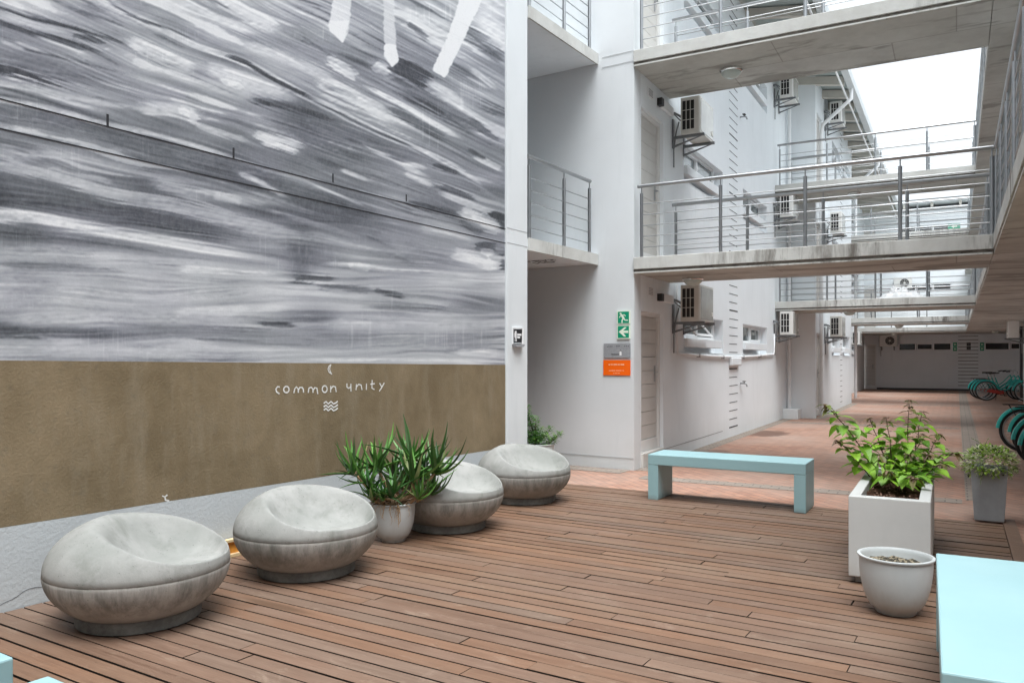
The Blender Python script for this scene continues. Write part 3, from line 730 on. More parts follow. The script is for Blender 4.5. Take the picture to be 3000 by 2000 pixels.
b=MB(xf=m2w); b.box(XW-.3,XW-.005,.9,YE,-.02,8.0); b.box(XW-.3,XW-.0,-6.2,.9,-.02,8.0); b.build('wall_core',M['white_paint'],mw,off=MO)
b=MB(); b.ribbon([m2w(*on_MX(x/4.3556,1640+y/4.3556,XW+.0062)) for x,y in ((-60,590),(0,573),(80,530),(150,503),(220,462),(290,405),(370,366),(450,346),(530,341),(640,300),(760,290))],.0035,m2w(1,0,0)); b.build('crack',M['mark_grey'],mw,off=MO,recalc=False)
# two shadow joints with their little weep slits
for (za,zb,sl) in ((2.832,2.806,1),(2.668,2.652,0)):
    b=MB(xf=m2w)
    f=lambda y: za+(zb-za)*(y-2.14)/(YE-2.14)
    b.hexa([(XW+.0005,.9,f(.9)-.0036),(XW+.003,.9,f(.9)-.0036),(XW+.003,YE,f(YE)-.0032),(XW+.0005,YE,f(YE)-.0032),(XW+.0005,.9,f(.9)+.0036),(XW+.003,.9,f(.9)+.0036),(XW+.003,YE,f(YE)+.0032),(XW+.0005,YE,f(YE)+.0032)])
    b.build('joint',M['joint_dark'],mw,off=MO)
    if sl:
        for px,y0,y1 in ((315,335,371),(684,433,463),(975,509,534),(1190,570,590)):
            p=on_MX(px,y0,XW); q=on_MX(px,y1,XW); c=MB(xf=m2w); c.box(XW+.0005,XW+.003,p[1]-.007,p[1]+.007,q[2],p[2])
            c.build('weep_slit',M['joint_dark'],mw,off=MO)
# hand-painted lettering, moon and waves on the brown band
NW=Vector(m2w(1,0,0)); 
def wallpts(pts,off=.003,ox=700,oy=1000,k=3.92):
    out=[]
    for x,y in pts:
        p=on_MX(ox+x/k,oy+y/k,XW+off); out.append(m2w(*p))
    return out
def arc(cx,cy,rx,ry,a0,a1,n=14): return [(cx+rx*math.cos(R(a0+(a1-a0)*i/n)),cy-ry*math.sin(R(a0+(a1-a0)*i/n))) for i in range(n+1)]
letters=[[(464,522),(444,518),(424,545),(432,578),(462,598)],arc(545,551,31,36,80,440),
 [(632,586),(640,545),(660,520),(680,545),(682,582)],[(682,560),(700,527),(725,527),(738,545),(742,578)],
 [(797,582),(804,535),(830,524),(848,545),(851,582)],[(851,560),(872,530),(895,535),(905,597)],
 arc(985,546,28,38,60,420),[(1052,577),(1055,514)],[(1054,548),(1080,513),(1108,520),(1116,574)],
 [(1240,487),(1240,522),(1260,536),(1286,520)],[(1285,490),(1287,567)],[(1345,552),(1350,494)],[(1350,522),(1375,491),(1403,500),(1413,550)],
 [(1465,488),(1463,549)],[(1530,448),(1527,535),(1553,549)],[(1512,490),(1556,484)],[(1618,482),(1640,522)],[(1667,478),(1640,528),(1614,566)]]
b=MB()
for i,p in enumerate(letters): b.ribbon(wallpts(p,.003+.0002*(i%3)),.0115,NW)
b.build('lettering',M['mural_mark'],mw,off=MO,recalc=False)
b=MB(); b.ribbon(wallpts([(1056,266),(1034,284),(1023,318),(1036,352),(1066,374)]),.009,NW); b.ribbon(wallpts([(1056,266),(1046,292),(1042,318),(1050,346),(1066,374)],.0032),.007,NW)
b.build('moon_mark',M['mural_mark'],mw,off=MO,recalc=False)
b=MB()
for dy in (0,40,78): b.ribbon(wallpts([(978,706+dy),(1000,690+dy),(1026,716+dy),(1058,688+dy),(1086,716+dy),(1110,706+dy),(1132,688+dy)]),.013,NW)
b.build('wave_mark',M['mural_mark'],mw,off=MO,recalc=False)
b=MB(); b.ribbon(wallpts([(0,0),(-6,5),(-4,14),(5,16)],.003,489,1450,1.0),.012,NW); b.ribbon(wallpts([(-13,2),(-8,4)],.003,489,1450,1.0),.008,NW); b.build('paint_fleck',M['mural_mark'],mw,off=MO,recalc=False)

# ================================================================ stair bay: pillar, recess, spur wall
YP0,YP1,YS=7.197,7.62,9.336
bay=thing('stair_bay','white recessed stair bay with pillar between mural and doorway wall','building',m2w(-4.9,8.4,0))
BO=m2w(-4.9,8.4,0)
b=MB(xf=m2w); b.box(-5.05,XW+.022,YP0,YP1,-.03,9.0); b.build('pillar',M['white_paint_dim'],bay,off=BO,bevel=.008)
CX_,CY_=-3.585,9.60               # world corner of spur wall
mc=w2m(CX_,CY_)
b=MB(); 
p=[m2w(-13.0,YS),(CX_,CY_),(CX_,9.84),(-4.2,9.84),m2w(-13.0,YS+.3)]
n=len(p); b.prism([(x[0],x[1],-.03) for x in p],(0,0,9.0)); b.build('spur_wall',M['white_paint_dim'],bay,off=BO)
b=MB(xf=m2w); b.box(-13.0,-5.06,YP1-.25,YP1-.002,-.03,9.0); b.build('side_wall',M['recess_shade'],bay,off=BO)
b=MB(xf=m2w); b.box(-13.2,-13.0,YP1-.25,YS+.3,-.03,9.0); b.build('back_wall',M['recess_shade'],bay,off=BO)
def railing(parent,off,A,B,zf,posts,xf=None,h=.90,name='railing',pr=.021,rods=5,ext=(0,0)):
    """steel railing: handrail with pins, posts and thin horizontal rods"""
    A=Vector(A); Bv=Vector(B); d=(Bv-A); L=d.length; u=d/L
    P=lambda t,z:(lambda q:(q.x,q.y,z))(A+u*t)
    f=(lambda p:xf(*p)) if xf else (lambda p:p)
    m=MB(); m.tube([f(P(-ext[0],zf+h)),f(P(L*.5,zf+h)),f(P(L+ext[1],zf+h))],.024,12)
    for t in posts: m.tube([f(P(t,zf+h-.10)),f(P(t,zf+h-.015))],.007,8)
    r=m.build(name,M['steel'],parent,smooth=True,off=off,auto=40)
    for t in posts:
        m=MB(); m.tube([f(P(t,zf)),f(P(t,zf+h-.095))],pr,12); m.build('post',M['steel'],r,smooth=True,off=off,auto=40)
    for k in range(rods):
        m=MB(); z=zf+.125+k*(h-.09-.125)/5.0*1.0
        m.tube([f(P(posts[0],z)),f(P(L*.5,z)),f(P(posts[-1],z))],.0065,8); m.build('rod',M['steel'],r,smooth=True,off=off,auto=40)
    return r
simple('joint_line',(.42,.43,.44),.8)
for z in (.125,5.185,5.315):
    b=MB(xf=m2w); b.box(-6.5 if z<1 else -4.66,mc[0]-.004,YS-.0022,YS+.001,z,z+.006); b.build('joint_line',M['joint_line'],bay,off=BO)
for z in (2.655,2.815):
    b=MB(xf=m2w); b.box(XW+.0215,XW+.0242,YP0+.003,YP1-.003,z,z+.005); b.build('joint_line',M['joint_line'],bay,off=BO)
for zt in (2.75,5.37):
    b=MB(xf=m2w); b.box(-12.99,XW+.02,YP1+.0,YS-.002,zt-.115,zt); s=b.build('landing_slab',M['white_paint'],bay,off=BO)
    b=MB(xf=m2w); b.box(XW+.021,XW+.045,YP1+.005,YS-.004,zt-.13,zt+.012); b.build('slab_edge',M['bridge_concrete'],s,off=BO)
    railing(bay,BO,(XW+.0,YP1+.02,0),(XW+.0,YS-.15,0),zt+.012,[.05,.86,1.53],xf=m2w,h=.93)
# painted words under the first landing
def text_mesh(body,size,name,mat,parent,off,place,extr=.001):
    cu=bpy.data.curves.new(name,'FONT'); cu.body=body; cu.size=size; cu.extrude=extr; cu.align_x='CENTER'; cu.align_y='CENTER'
    tmp=bpy.data.objects.new('tmp',cu); COL.objects.link(tmp); bpy.context.view_layer.update()
    me=bpy.data.meshes.new_from_object(tmp.evaluated_get(bpy.context.evaluated_depsgraph_get())); bpy.data.objects.remove(tmp)
    for v in me.vertices:
        p=place(v.co.x,v.co.y,v.co.z); v.co=(p[0]-off[0],p[1]-off[1],p[2]-off[2])
    me.name=name; me.materials.clear(); me.materials.append(mat); o=bpy.data.objects.new(name,me); COL.objects.link(o)
    if parent: o.parent=parent
    return o
zs=2.75-.117
text_mesh('NO\nPLEAS',.20,'painted_words',M['mark_grey'],bay,BO,lambda x,y,z:m2w(-5.22+x*1.0,8.70+y*.9,zs-.001-z))

# ================================================================ left building
XA,XB,XC=-3.585,-2.93,-3.75
bl=thing('white_building','long white three storey building with doors and window strips beside the paved court','building',(-4.5,18,0))
LO=(-4.5,18,0)
def wall_grid(mb,P,u0,u1,z0,z1,ops):
    us=sorted({u0,u1,*[o[0] for o in ops],*[o[1] for o in ops]}); zs=sorted({z0,z1,*[o[2] for o in ops],*[o[3] for o in ops]})
    us=[u for u in us if u0<=u<=u1]; zs=[z for z in zs if z0<=z<=z1]
    for i in range(len(us)-1):
        for j in range(len(zs)-1):
            cu,cz=(us[i]+us[i+1])/2,(zs[j]+zs[j+1])/2
            if any(o[0]<cu<o[1] and o[2]<cz<o[3] for o in ops): continue
            mb.quad(P(us[i],0,zs[j]),P(us[i+1],0,zs[j]),P(us[i+1],0,zs[j+1]),P(us[i],0,zs[j+1]))
    for a,c,z,w,d in ops:
        mb.quad(P(a,0,z),P(a,0,w),P(a,d,w),P(a,d,z)); mb.quad(P(c,0,z),P(c,d,z),P(c,d,w),P(c,0,w))
        mb.quad(P(a,0,w),P(c,0,w),P(c,d,w),P(a,d,w)); mb.quad(P(a,0,z),P(a,d,z),P(c,d,z),P(c,0,z))
        mb.quad(P(a,d,z),P(c,d,z),P(c,d,w),P(a,d,w))
def PX_(X,sgn=-1): return lambda u,d,z:(X+sgn*d,u,z)
def PY_(Y): return lambda u,d,z:(u,Y+d,z)
def pbox(mb,P,u0,u1,d0,d1,z0,z1):
    mb.hexa([P(u0,d0,z0),P(u1,d0,z0),P(u1,d1,z0),P(u0,d1,z0),P(u0,d0,z1),P(u1,d0,z1),P(u1,d1,z1),P(u0,d1,z1)])
def window(parent,off,P,u0,u1,z0,z1,n,depth=.14,sill=True,dark=False,sw=0,bar=.045):
    m=MB(); d0,d1=depth-.06,depth-.012
    pbox(m,P,u0,u1,d0,d1,z1-bar,z1-.001); pbox(m,P,u0,u1,d0,d1,z0,z0+bar)
    xs=[u0+(u1-u0)*i/n for i in range(n+1)]
    for i,x in enumerate(xs):
        w=bar if 0<i<n else bar; a=x-(0 if i==0 else w if i==n else w/2)
        pbox(m,P,a+(.001 if i==0 else 0),a+w-(.001 if i==n else 0),d0+.002,d1-.002,z0+bar,z1-bar)
    for i in range(n):
        if (i+sw)%2==0:            # a casement sash sits inside the frame
            a,c=xs[i]+bar*.9,xs[i+1]-bar*.7
            for q in ((a,c,z0+bar,z0+bar+.03),(a,c,z1-bar-.03,z1-bar),(a,a+.03,z0+bar+.03,z1-bar-.03),(c-.03,c,z0+bar+.03,z1-bar-.03)):
                pbox(m,P,q[0],q[1],d0-.012,d1-.004,q[2],q[3])
    f=m.build('window',M['white_trim'],parent,off=off)
    for i in range(n):
        g=MB(); a,c=xs[i]+bar*.5,xs[i+1]-bar*.5; g.quad(P(a,d1-.015,z0+bar*.8),P(c,d1-.015,z0+bar*.8),P(c,d1-.015,z1-bar*.8),P(a,d1-.015,z1-bar*.8))
        g.build('pane',M['dark_glass' if dark else 'window_glass'],f,off=off)
    if sill:
        s=MB(); pbox(s,P,u0+.0,u1-.0,-.055,depth-.061,z0-.135,z0-.002); s.build('sill',M['white_paint'],f,off=off,bevel=.005)
    return f
def door(parent,off,P,u0,u1,z0,z1,depth=.13,flip=False,handle=True):
    m=MB(); fw=.055
    pbox(m,P,u0+.001,u0+fw,depth-.08,depth-.01,z0,z1-.001); pbox(m,P,u1-fw,u1-.001,depth-.08,depth-.01,z0,z1-.001); pbox(m,P,u0+fw,u1-fw,depth-.08,depth-.01,z1-fw,z1-.001)
    z=z0+.16; pbox(m,P,u0+fw,u1-fw,depth-.07,depth-.01,z0,z0+.15)
    f=m.build('door',M['door_frame'],parent,off=off)
    l=MB()
    while z<z1-fw-.02:
        t=min(z+.178,z1-fw-.004); pbox(l,P,u0+fw+.004,u1-fw-.004,depth-.05,depth-.012,z,t); z+=.184
    l.build('leaf',M['door_beige'],f,off=off)
    if handle:
        h=MB(); ux=(u0+fw+.09) if flip else (u1-fw-.09); sg=1 if flip else -1
        pbox(h,P,ux-.02,ux+.02,depth-.058,depth-.05,z0+.92,z0+1.14)
        h.tube([P(ux,depth-.058,z0+1.05),P(ux,depth-.10,z0+1.05),P(ux+sg*.11,depth-.10,z0+1.05)],.009,8)
        h.build('handle',M['steel'],f,off=off,smooth=True,auto=40)
    return f
LV=(0.0,2.67,5.30)
P1=PX_(XA); ops=[]
wins1=[(11.72,14.02,2),(15.52,17.74,2)]
for k,z in enumerate(LV):
    ops.append((9.86,10.76,z if k else -.03,z+2.02,.13))
    for (a,c,n) in wins1: ops.append((a,c,1.49+2.6*k,2.07+2.6*k,.15))
b=MB(); wall_grid(b,P1,9.84,20.05,-.03,8.15,ops)
b.quad(P1(9.84,0,-.03),P1(9.84,0,8.15),P1(9.84,.6,8.15),P1(9.84,.6,-.03)); b.build('wall',M['white_paint'],bl,off=LO)
for k,z in enumerate(LV):
    door(bl,LO,P1,9.86,10.76,z+(.16 if k==0 else 0),z+2.02)
    if k==0:
        m=MB(); pbox(m,P1,9.861,10.759,-.03,.128,-.03,.158); m.build('doorstep',M['door_beige'],bl,off=LO,bevel=.004)
    for i,(a,c,n) in enumerate(wins1):
        f=window(bl,LO,P1,a+.001,c-.28,1.71+2.6*k,2.069+2.6*k,2,.15,sw=i)
        s=[o for o in f.children if o.name.startswith('sill')]
        if k==0 and i==0:          # left sash stands open
            m=MB(); a0,c0=a+.06,a+.98
            def Q(u,d,zz): return P1(u,.09-d-.26*(2.03-zz)/.3,zz)
            for q in ((a0,c0,1.745,1.785),(a0,c0,2.0,2.03),(a0,a0+.035,1.785,2.0),(c0-.035,c0,1.785,2.0)): pbox(m,Q,q[0],q[1],0,.03,q[2],q[3])
            m.build('open_sash',M['white_trim'],f,off=LO)
# slotted weep courses running up the wall
m=MB(); z=.14; i=0
while z<8.0:
    h=.011 if i%7 else .022
    if not (1.42<z<1.5): pbox(m,P1,14.45+random.uniform(0,.03),15.08+random.uniform(-.05,.03),-.003,.0005,z,z+h)
    z+=.152; i+=1
m.build('slot_course',M['joint_dark'],bl,off=LO)
m=MB(); pbox(m,P1,14.42,15.14,-.07,-.001,1.27,1.42); m.build('drip_hood',M['white_paint'],bl,off=LO,bevel=.02)
m=MB(); pbox(m,P1,10.77,14.0,-.0028,.0005,.125,.131); m.build('skirting_line',M['mark_grey'],bl,off=LO)
m=MB(); m.box(XA+.001,XA+.34,19.55,20.04,-.03,.21); m.build('gully_box',M['white_paint'],bl,off=LO,bevel=.01)
# second block steps forward into the court
P2=PX_(XB); ops=[]
for k,z in enumerate(LV):
    ops.append((20.2,21.05,z if k else -.03,z+2.02,.13))
    for a,c in ((22.9,24.6),(25.2,27.0)): ops.append((a,c,1.49+2.6*k,2.07+2.6*k,.15))
b=MB(); wall_grid(b,P2,20.05,27.5,-.03,8.15,ops)
b.quad((XA,20.05,-.03),(XB,20.05,-.03),(XB,20.05,8.15),(XA,20.05,8.15)); b.quad((XB,27.5,-.03),(XC,27.5,-.03),(XC,27.5,8.15),(XB,27.5,8.15))
b.build('wall',M['white_paint'],bl,off=LO)
for k,z in enumerate(LV):
    door(bl,LO,P2,20.2,21.05,z,z+2.02)
    for a,c in ((22.9,24.6),(25.2,27.0)): window(bl,LO,P2,a+.001,c-.2,1.71+2.6*k,2.069+2.6*k,2,.15)
m=MB(); z=.14
while z<8: pbox(m,P2,24.66,25.12,-.003,.0005,z,z+.012); z+=.152
m.build('slot_course',M['joint_dark'],bl,off=LO)
P3=PX_(XC); ops=[]
for k,z in enumerate(LV):
    ops.append((28.9,29.75,z if k else -.03,z+2.02,.13)); ops.append((31,33,1.49+2.6*k,2.07+2.6*k,.15)); ops.append((35.,37,1.49+2.6*k,2.07+2.6*k,.15))
b=MB(); wall_grid(b,P3,27.5,40.4,-.03,8.15,ops); b.build('wall',M['white_paint'],bl,off=LO)
for k,z in enumerate(LV):
    door(bl,LO,P3,28.9,29.75,z,z+2.02,handle=False)
    for a,c in ((31,33),(35,37)): window(bl,LO,P3,a+.001,c-.2,1.71+2.6*k,2.069+2.6*k,2,.15)
def corrugated(name,x0,x1,y0,y1,z,parent,off,mat,amp=.018,per=.076,slope=0):
    n=int((y1-y0)/per*4); m=MB(); vs=[]
    for i in range(n+1):
        y=y0+(y1-y0)*i/n; h=amp*math.sin(2*math.pi*(y-y0)/per)
        vs+= [(x0,y,z+h+slope*(x1-x0)),(x1,y,z+h)]
    m.add(vs,[(2*i,2*i+1,2*i+3,2*i+2) for i in range(n)]); return m.build(name,mat,parent,off=off,smooth=True)
simple('roof_sheet',(.42,.47,.46),.45,.3,var=.1,scale=2)
simple('rafter_beige',(.56,.53,.48),.6,var=.06,scale=3)
simple('gutter_grey',(.60,.63,.64),.4,.2,var=.05)
rf=corrugated('roof',-6.5,-2.20,9.9,40.4,8.02,bl,LO,M['roof_sheet'],slope=.14)
y=10.3
while y<40.2:
    m=MB(); m.hexa([(-4.6,y,8.18),(-2.30,y,7.80),(-2.30,y+.12,7.80),(-4.6,y+.12,8.18),(-4.6,y,8.34),(-2.30,y,8.0),(-2.30,y+.12,8.0),(-4.6,y+.12,8.34)]); m.build('rafter',M['rafter_beige'],rf,off=LO); y+=1.08
m=MB()
g=[(-2.27,7.86),(-2.27,7.99),(-2.255,7.99),(-2.255,7.875),(-2.14,7.875),(-2.12,7.99),(-2.105,7.99),(-2.125,7.86)]
m.prism([(x,9.9,z) for x,z in g],(0,30.4,0)); m.build('gutter',M['gutter_grey'],rf,off=LO)
m=MB(); m.tube([(-2.33,9.9,7.74),(-2.33,25,7.74),(-2.33,40.3,7.74)],.022,8); m.build('eave_conduit',M['white_trim'],rf,off=LO,smooth=True)
for y in (20.6,28.2):              # branch from gutter back to the wall
    m=MB(); m.tube([(-2.2,y,7.9),(-2.2,y,7.62),(-2.35,y,7.5),(-2.85,y+.1,7.12),(-2.89,y+.1,6.9),(-2.89,y+.1,.1)],.045,10); m.build('downpipe',M['white_trim'],rf,off=LO,smooth=True,auto=50)
m=MB(); m.tube([(-3.50,19.9,8.0),(-3.50,19.9,4),(-3.50,19.9,.05)],.04,10); m.build('downpipe',M['white_trim'],rf,off=LO,smooth=True,auto=50)
# conduit run along the wall between the two air conditioner brackets
cd=thing('wall_conduit','thin white conduit sagging along the white wall under the ground floor windows','pipe',(XA,14.6,1.45))
m=MB(); pts=[(XA+.03,11.28,2.47),(XA+.03,11.28,1.62),(XA+.03,11.32,1.475)]
for i in range(1,25):
    t=i/24; pts.append((XA+.03,11.32+(18.30-11.32)*t,1.475-.055*math.sin(math.pi*t)-.0*t+.02*t))
pts+=[(XA+.03,18.36,1.56),(XA+.03,18.37,1.95)]
m.tube(pts,.019,8); m.build('pipe',M['white_trim'],cd,off=(XA,14.6,1.45),smooth=True)
for y in (12.4,13.9,15.4,16.9):
    m=MB(); zc=1.475-.055*math.sin(math.pi*(y-11.32)/6.98); pbox(m,P1,y-.015,y+.015,-.055,-.001,zc-.03,zc+.03); m.build('clip',M['steel'],cd,off=(XA,14.6,1.45))
for k,(z,y) in enumerate(((.93,15.3),(3.33,15.25),(5.98,15.3))):
    t=thing('wall_tap',['small brass tap on the white wall at ground level beside the slot courses','small tap on the white wall seen through the first floor bridge railing','small tap on the white wall high up under the second bridge'][k],'tap',(XA,y,z))
    m=MB(); m.tube([(0,0,0),(.07,0,0),(.11,0,-.01),(.13,0,-.06)],.014,8); m.build('spout',M['steel'],t,smooth=True)
    m=MB(); m.box(.05,.10,-.045,.045,.03,.045); m.box(.07,.08,-.006,.006,.0,.03); m.build('lever',M['dark_metal'],t)

# ================================================================ bridges and walkways
def slab(mb_main,x0,x1,y0,y1,zt,front=True,back=True):
    mb_main.box(x0,x1,y0+.05,y1-.05,zt-.186,zt)
def edge_parts(parent,off,x0,x1,yf,zt,sgn):
    """upstand fascia, dark drip groove and thin lip along a bridge face (sgn=-1 faces the camera)"""
    a,c=(yf,yf+.0495) if sgn<0 else (yf-.0495,yf)
    m=MB(); m.box(x0,x1,a,c,zt-.140,zt+.012); m.build('fascia',M['bridge_concrete'],parent,off=off,bevel=.006)
    a2,c2=(yf+.018,yf+.0495) if sgn<0 else (yf-.0495,yf-.018)
    m=MB(); m.box(x0,x1,a2,c2,zt-.172,zt-.1405); m.build('drip_groove',M['groove_dark'],parent,off=off)
    a3,c3=(yf+.006,yf+.0495) if sgn<0 else (yf-.0495,yf-.006)
    m=MB(); m.box(x0,x1,a3,c3,zt-.190,zt-.1725); m.build('drip_lip',M['bridge_concrete'],parent,off=off)
WX=.33
YEND=40.4; BY=(9.57,18.6,27.4,36.3); BD=1.47
ordn=['first','second','third','fourth']
for lv,zt in ((1,2.67),(2,5.30)):
    for i,y0 in enumerate(BY):
        x0=(XA,XA,XB,XC)[i]+.001
        if i==2: x0=XC+.001
        bd=BD if i<3 or lv==2 else YEND-.01-y0
        o=((x0+WX)/2,y0+bd/2,zt)
        fl='first floor' if lv==1 else 'upper floor'
        lab=[f'nearest stained concrete footbridge at {fl} level with steel railings',f'second concrete footbridge at {fl} level'+(' holding a heap of white plastic' if lv==1 else ' seen against the sky'),
             f'third concrete footbridge from the camera at {fl} level',f'farthest concrete footbridge at {fl} level before the end wall'][i]
        br=thing('footbridge',lab,'footbridge',o,group='concrete footbridges across the court')
        m=MB(); m.box(x0,WX-.001,y0+.05,y0+bd-.05,zt-.186,zt); m.build('slab',M['bridge_concrete'],br,off=o)
        edge_parts(br,o,x0,WX-.001,y0,zt,-1); edge_parts(br,o,x0,WX-.001,y0+bd,zt,1)
        ps=[.10,1.10,2.07,3.05,WX-x0-.01] if i<2 else [.1,1.4,2.7,WX-x0-.01]
        railing(br,o,(x0,y0+.03,0),(WX,y0+.03,0),zt+.012,ps,ext=(-.05,.02))
        (i<3 or lv==2) and railing(br,o,(x0,y0+BD-.03,0),(WX,y0+BD-.03,0),zt+.012,ps,ext=(-.05,.02))
    o=(1.3,20,zt)
    wk=thing('walkway',['','long concrete first floor walkway along the right side with steel railing','long concrete upper floor walkway along the right side against the sky'][lv],'walkway',o,group='concrete walkways on the right side')
    m=MB(); m.box(WX+.05,2.349,4.5,40.39,zt-.186,zt-.001); m.build('slab',M['bridge_concrete'],wk,off=o)
    m=MB(); m.box(WX,WX+.0495,4.5,40.38,zt-.140,zt+.012); m.build('fascia',M['bridge_concrete'],wk,off=o,bevel=.006)
    m=MB(); m.box(WX+.018,WX+.0495,4.5,40.38,zt-.172,zt-.1405); m.build('drip_groove',M['groove_dark'],wk,off=o)
    m=MB(); m.box(WX+.006,WX+.0495,4.5,40.38,zt-.190,zt-.1725); m.build('drip_lip',M['bridge_concrete'],wk,off=o)
    segs=[(4.6,BY[0]+.03)]+[(BY[i]+BD-.03,BY[i+1]+.03) for i in range(3)]
    for (ya,yb) in segs:
        n=max(2,int(round((yb-ya)/1.05))); ps=[.02+(yb-ya-.04)*j/n for j in range(n+1)]
        railing(wk,o,(WX+.03,ya,0),(WX+.03,yb,0),zt+.012,ps)
# ================================================================ right building, end building
plaster('blocker_dark',(.12,.10,.085))  # dark tone keeps bounce light from the added rear wall low
rb=thing('side_building','white wall and piers behind the walkway on the right side','building',(2.5,20,0))
RO=(2.5,20,0)
b=MB(); b.box(2.35,2.6,4.5,40.39,-.03,8.2); b.build('wall',M['white_paint'],rb,off=RO)
b=MB(); b.box(4.4,4.7,-5.5,4.49,-.03,8.2); b.build('wall',M['white_paint'],rb,off=RO)  # unseen wall added to enclose the court, leaving light from above
b=MB(); b.box(2.6,4.4,4.5,4.75,-.03,8.2); b.build('wall',M['white_paint'],rb,off=RO)
for y in (27.3,):
    b=MB(); b.box(1.72,2.349,y,y+.4,-.03,2.48); b.build('pier',M['white_paint'],rb,off=RO)
rr=thing('rear_sky_blocker','unseen dark wall added behind the camera to block low sky light','building',(0,-5.6,0))  # added out of view to cut the sky light near the horizon
b=MB(); b.box(-9,4.7,-.2,.1,-.03,12.5); b.build('wall',M['blocker_dark'],rr)
eb=thing('end_building','white end building across the far end of the court with window strips','building',(0,41,0)); EO=(0,41,0)
YEnd=40.4; PE=PY_(YEnd)
ex=lambda px:on_Y(px,1100,YEnd)[0]
wA=(ex(2631),ex(2788)); wB=(ex(2884),ex(2884)+1.85)
ops=[]
for k in range(3):
    dz=2.64*k
    ops+= [(wA[0],wA[1],1.73+dz,2.12+dz,.10),(wB[0],wB[1],1.73+dz,2.12+dz,.10)]
dA=(ex(2523),ex(2567))
for k in range(3): ops.append((dA[0]+.02,dA[1],2.64*k+(.0 if k else -.03),2.05+2.64*k,.12))
b=MB(); wall_grid(b,PE,-3.95,2.7,-.03,8.2,ops); b.build('wall',M['white_paint'],eb,off=EO)
b=MB(); b.box(-6,6,YEnd+.4,YEnd+7,-.03,8.2); b.build('rear_block',M['white_paint'],eb,off=EO)
b=MB(); b.box(-6,6,YEnd-.75,YEnd+7.4,8.3,8.42); r_=b.build('roof',M['gutter_grey'],eb,off=EO)
for x in np.arange(-5.4,5.5,1.1):
    b=MB(); b.box(x,x+.1,YEnd-.65,YEnd-.01,8.12,8.299); b.build('rafter',M['rafter_beige'],r_,off=EO)
for k in range(3):
    dz=2.64*k
    window(eb,EO,PE,wA[0]+.001,wA[1]-.001,1.75+dz,2.119+dz,3,.10,sill=False,dark=True,sw=1,bar=.05)
    window(eb,EO,PE,wB[0]+.001,wB[1]-.001,1.75+dz,2.119+dz,2,.10,sill=False,dark=True,sw=1,bar=.05)
    door(eb,EO,PE,dA[0]+.021,dA[1]-.001,dz,dz+2.05,.12)
m=MB(); z=.2
while z<2.45: pbox(m,PE,ex(2807),ex(2866),-.004,.0005,z,z+.022); z+=.155
m.build('slot_course',M['joint_dark'],eb,off=EO)
m=MB(); pbox(m,PE,ex(2567)+.02,2.34,-.012,-.0005,-.02,.06); m.build('skirting',M['dark_metal'],eb,off=EO)
# ================================================================ egg seats
def egg_meshes():
    Rr,zs,H=.463,.283,.292
    NA,NR=144,72
    b=MB(); prof=[]
    for i in range(15):
        a=i/14; z=.068+(zs-.004-.068)*a; u=(zs-z)/.295; r=Rr*(1-u**2.0)**.52; prof.append((r,z))
    prof=[(.10,.070),(.28,.069)]+prof+[(Rr-.0012,zs-.0008),(Rr-.0012,zs+.0004),(Rr-.0004,zs+.0012)]
    n0=len(prof); vs=[]
    for r,z in prof:
        for k in range(NA):
            an=2*math.pi*k/NA; vs.append((r*math.cos(an),r*math.sin(an),z))
    # the seat hollow: a scoop below a plane that tips down toward the open side
    tl=math.tan(R(27.5)); x1,z1=.462,.338; xc,ay,dep=.150,.392,.245
    def top(x,y):
        r=min(.9999,math.hypot(x,y)/Rr)
        zd=zs+.001+H*(1-r**2.08)**.5
        pl=z1+(x1-x)*tl; u=(x-xc)/(.302 if x>xc else .42)
        rho=math.hypot(u,y/ay); p=3.2-1.3*max(0,min(1,-u/max(rho,1e-6)))
        zh=pl-dep*(1-min(8,rho**p))
        f0=zs+.008; q=zh-f0; kk=.05; zh=f0+(q+math.sqrt(q*q+kk*kk*.3))*.5    # soft flat bottom
        k=.016+.11*max(0,min(1,-u*1.2)); h=max(0,min(1,.5+.5*(zh-zd)/k)); return zh+(zd-zh)*h-k*h*(1-h)*min(1,max(0,(1-r)/.05))
    for i in range(1,NR+1):
        s=1-(i/NR)**1.35
        for k in range(NA):
            an=2*math.pi*k/NA; r=(Rr-.001)*s; x,y=r*math.cos(an),r*math.sin(an); vs.append((x,y,top(x,y)))
    nr=n0+NR
    f=[(i*NA+k,i*NA+(k+1)%NA,(i+1)*NA+(k+1)%NA,(i+1)*NA+k) for i in range(nr-1) for k in range(NA)]
    b.add(vs,f); return b
foot=MB(); foot.lathe([(.05,.0),(.30,.0),(.312,.008),(.314,.055),(.305,.068),(.1,.0685)],72)
e0=thing('egg_seat','','seat',(0,0,0),0,'round concrete egg seats along the wall')
egg_meshes().build('shell',M['seat_concrete'],e0,smooth=True); foot.build('foot',M['seat_foot'],e0,smooth=True,auto=50)
FACE=TH
eggs=[(-2.016,4.309,R(-4),'greenish grey concrete egg seat nearest the camera beside the plinth'),(-1.355,5.254,R(-38),'concrete egg seat with dark seam between the nearest seat and the aloe pot'),
      (-.532,6.62,R(-36),'concrete egg seat partly behind the potted aloe'),(.117,7.87,R(-50),'farthest concrete egg seat in front of the small leafy plant by the pillar')]
for i,(x,t,r,lab) in enumerate(eggs):
    p=cam2w(x,t)
    if i==0: e0.location=p; e0.rotation_euler=(0,0,FACE+r); e0['label']=lab
    else: dup(e0,p,FACE+r,lab)
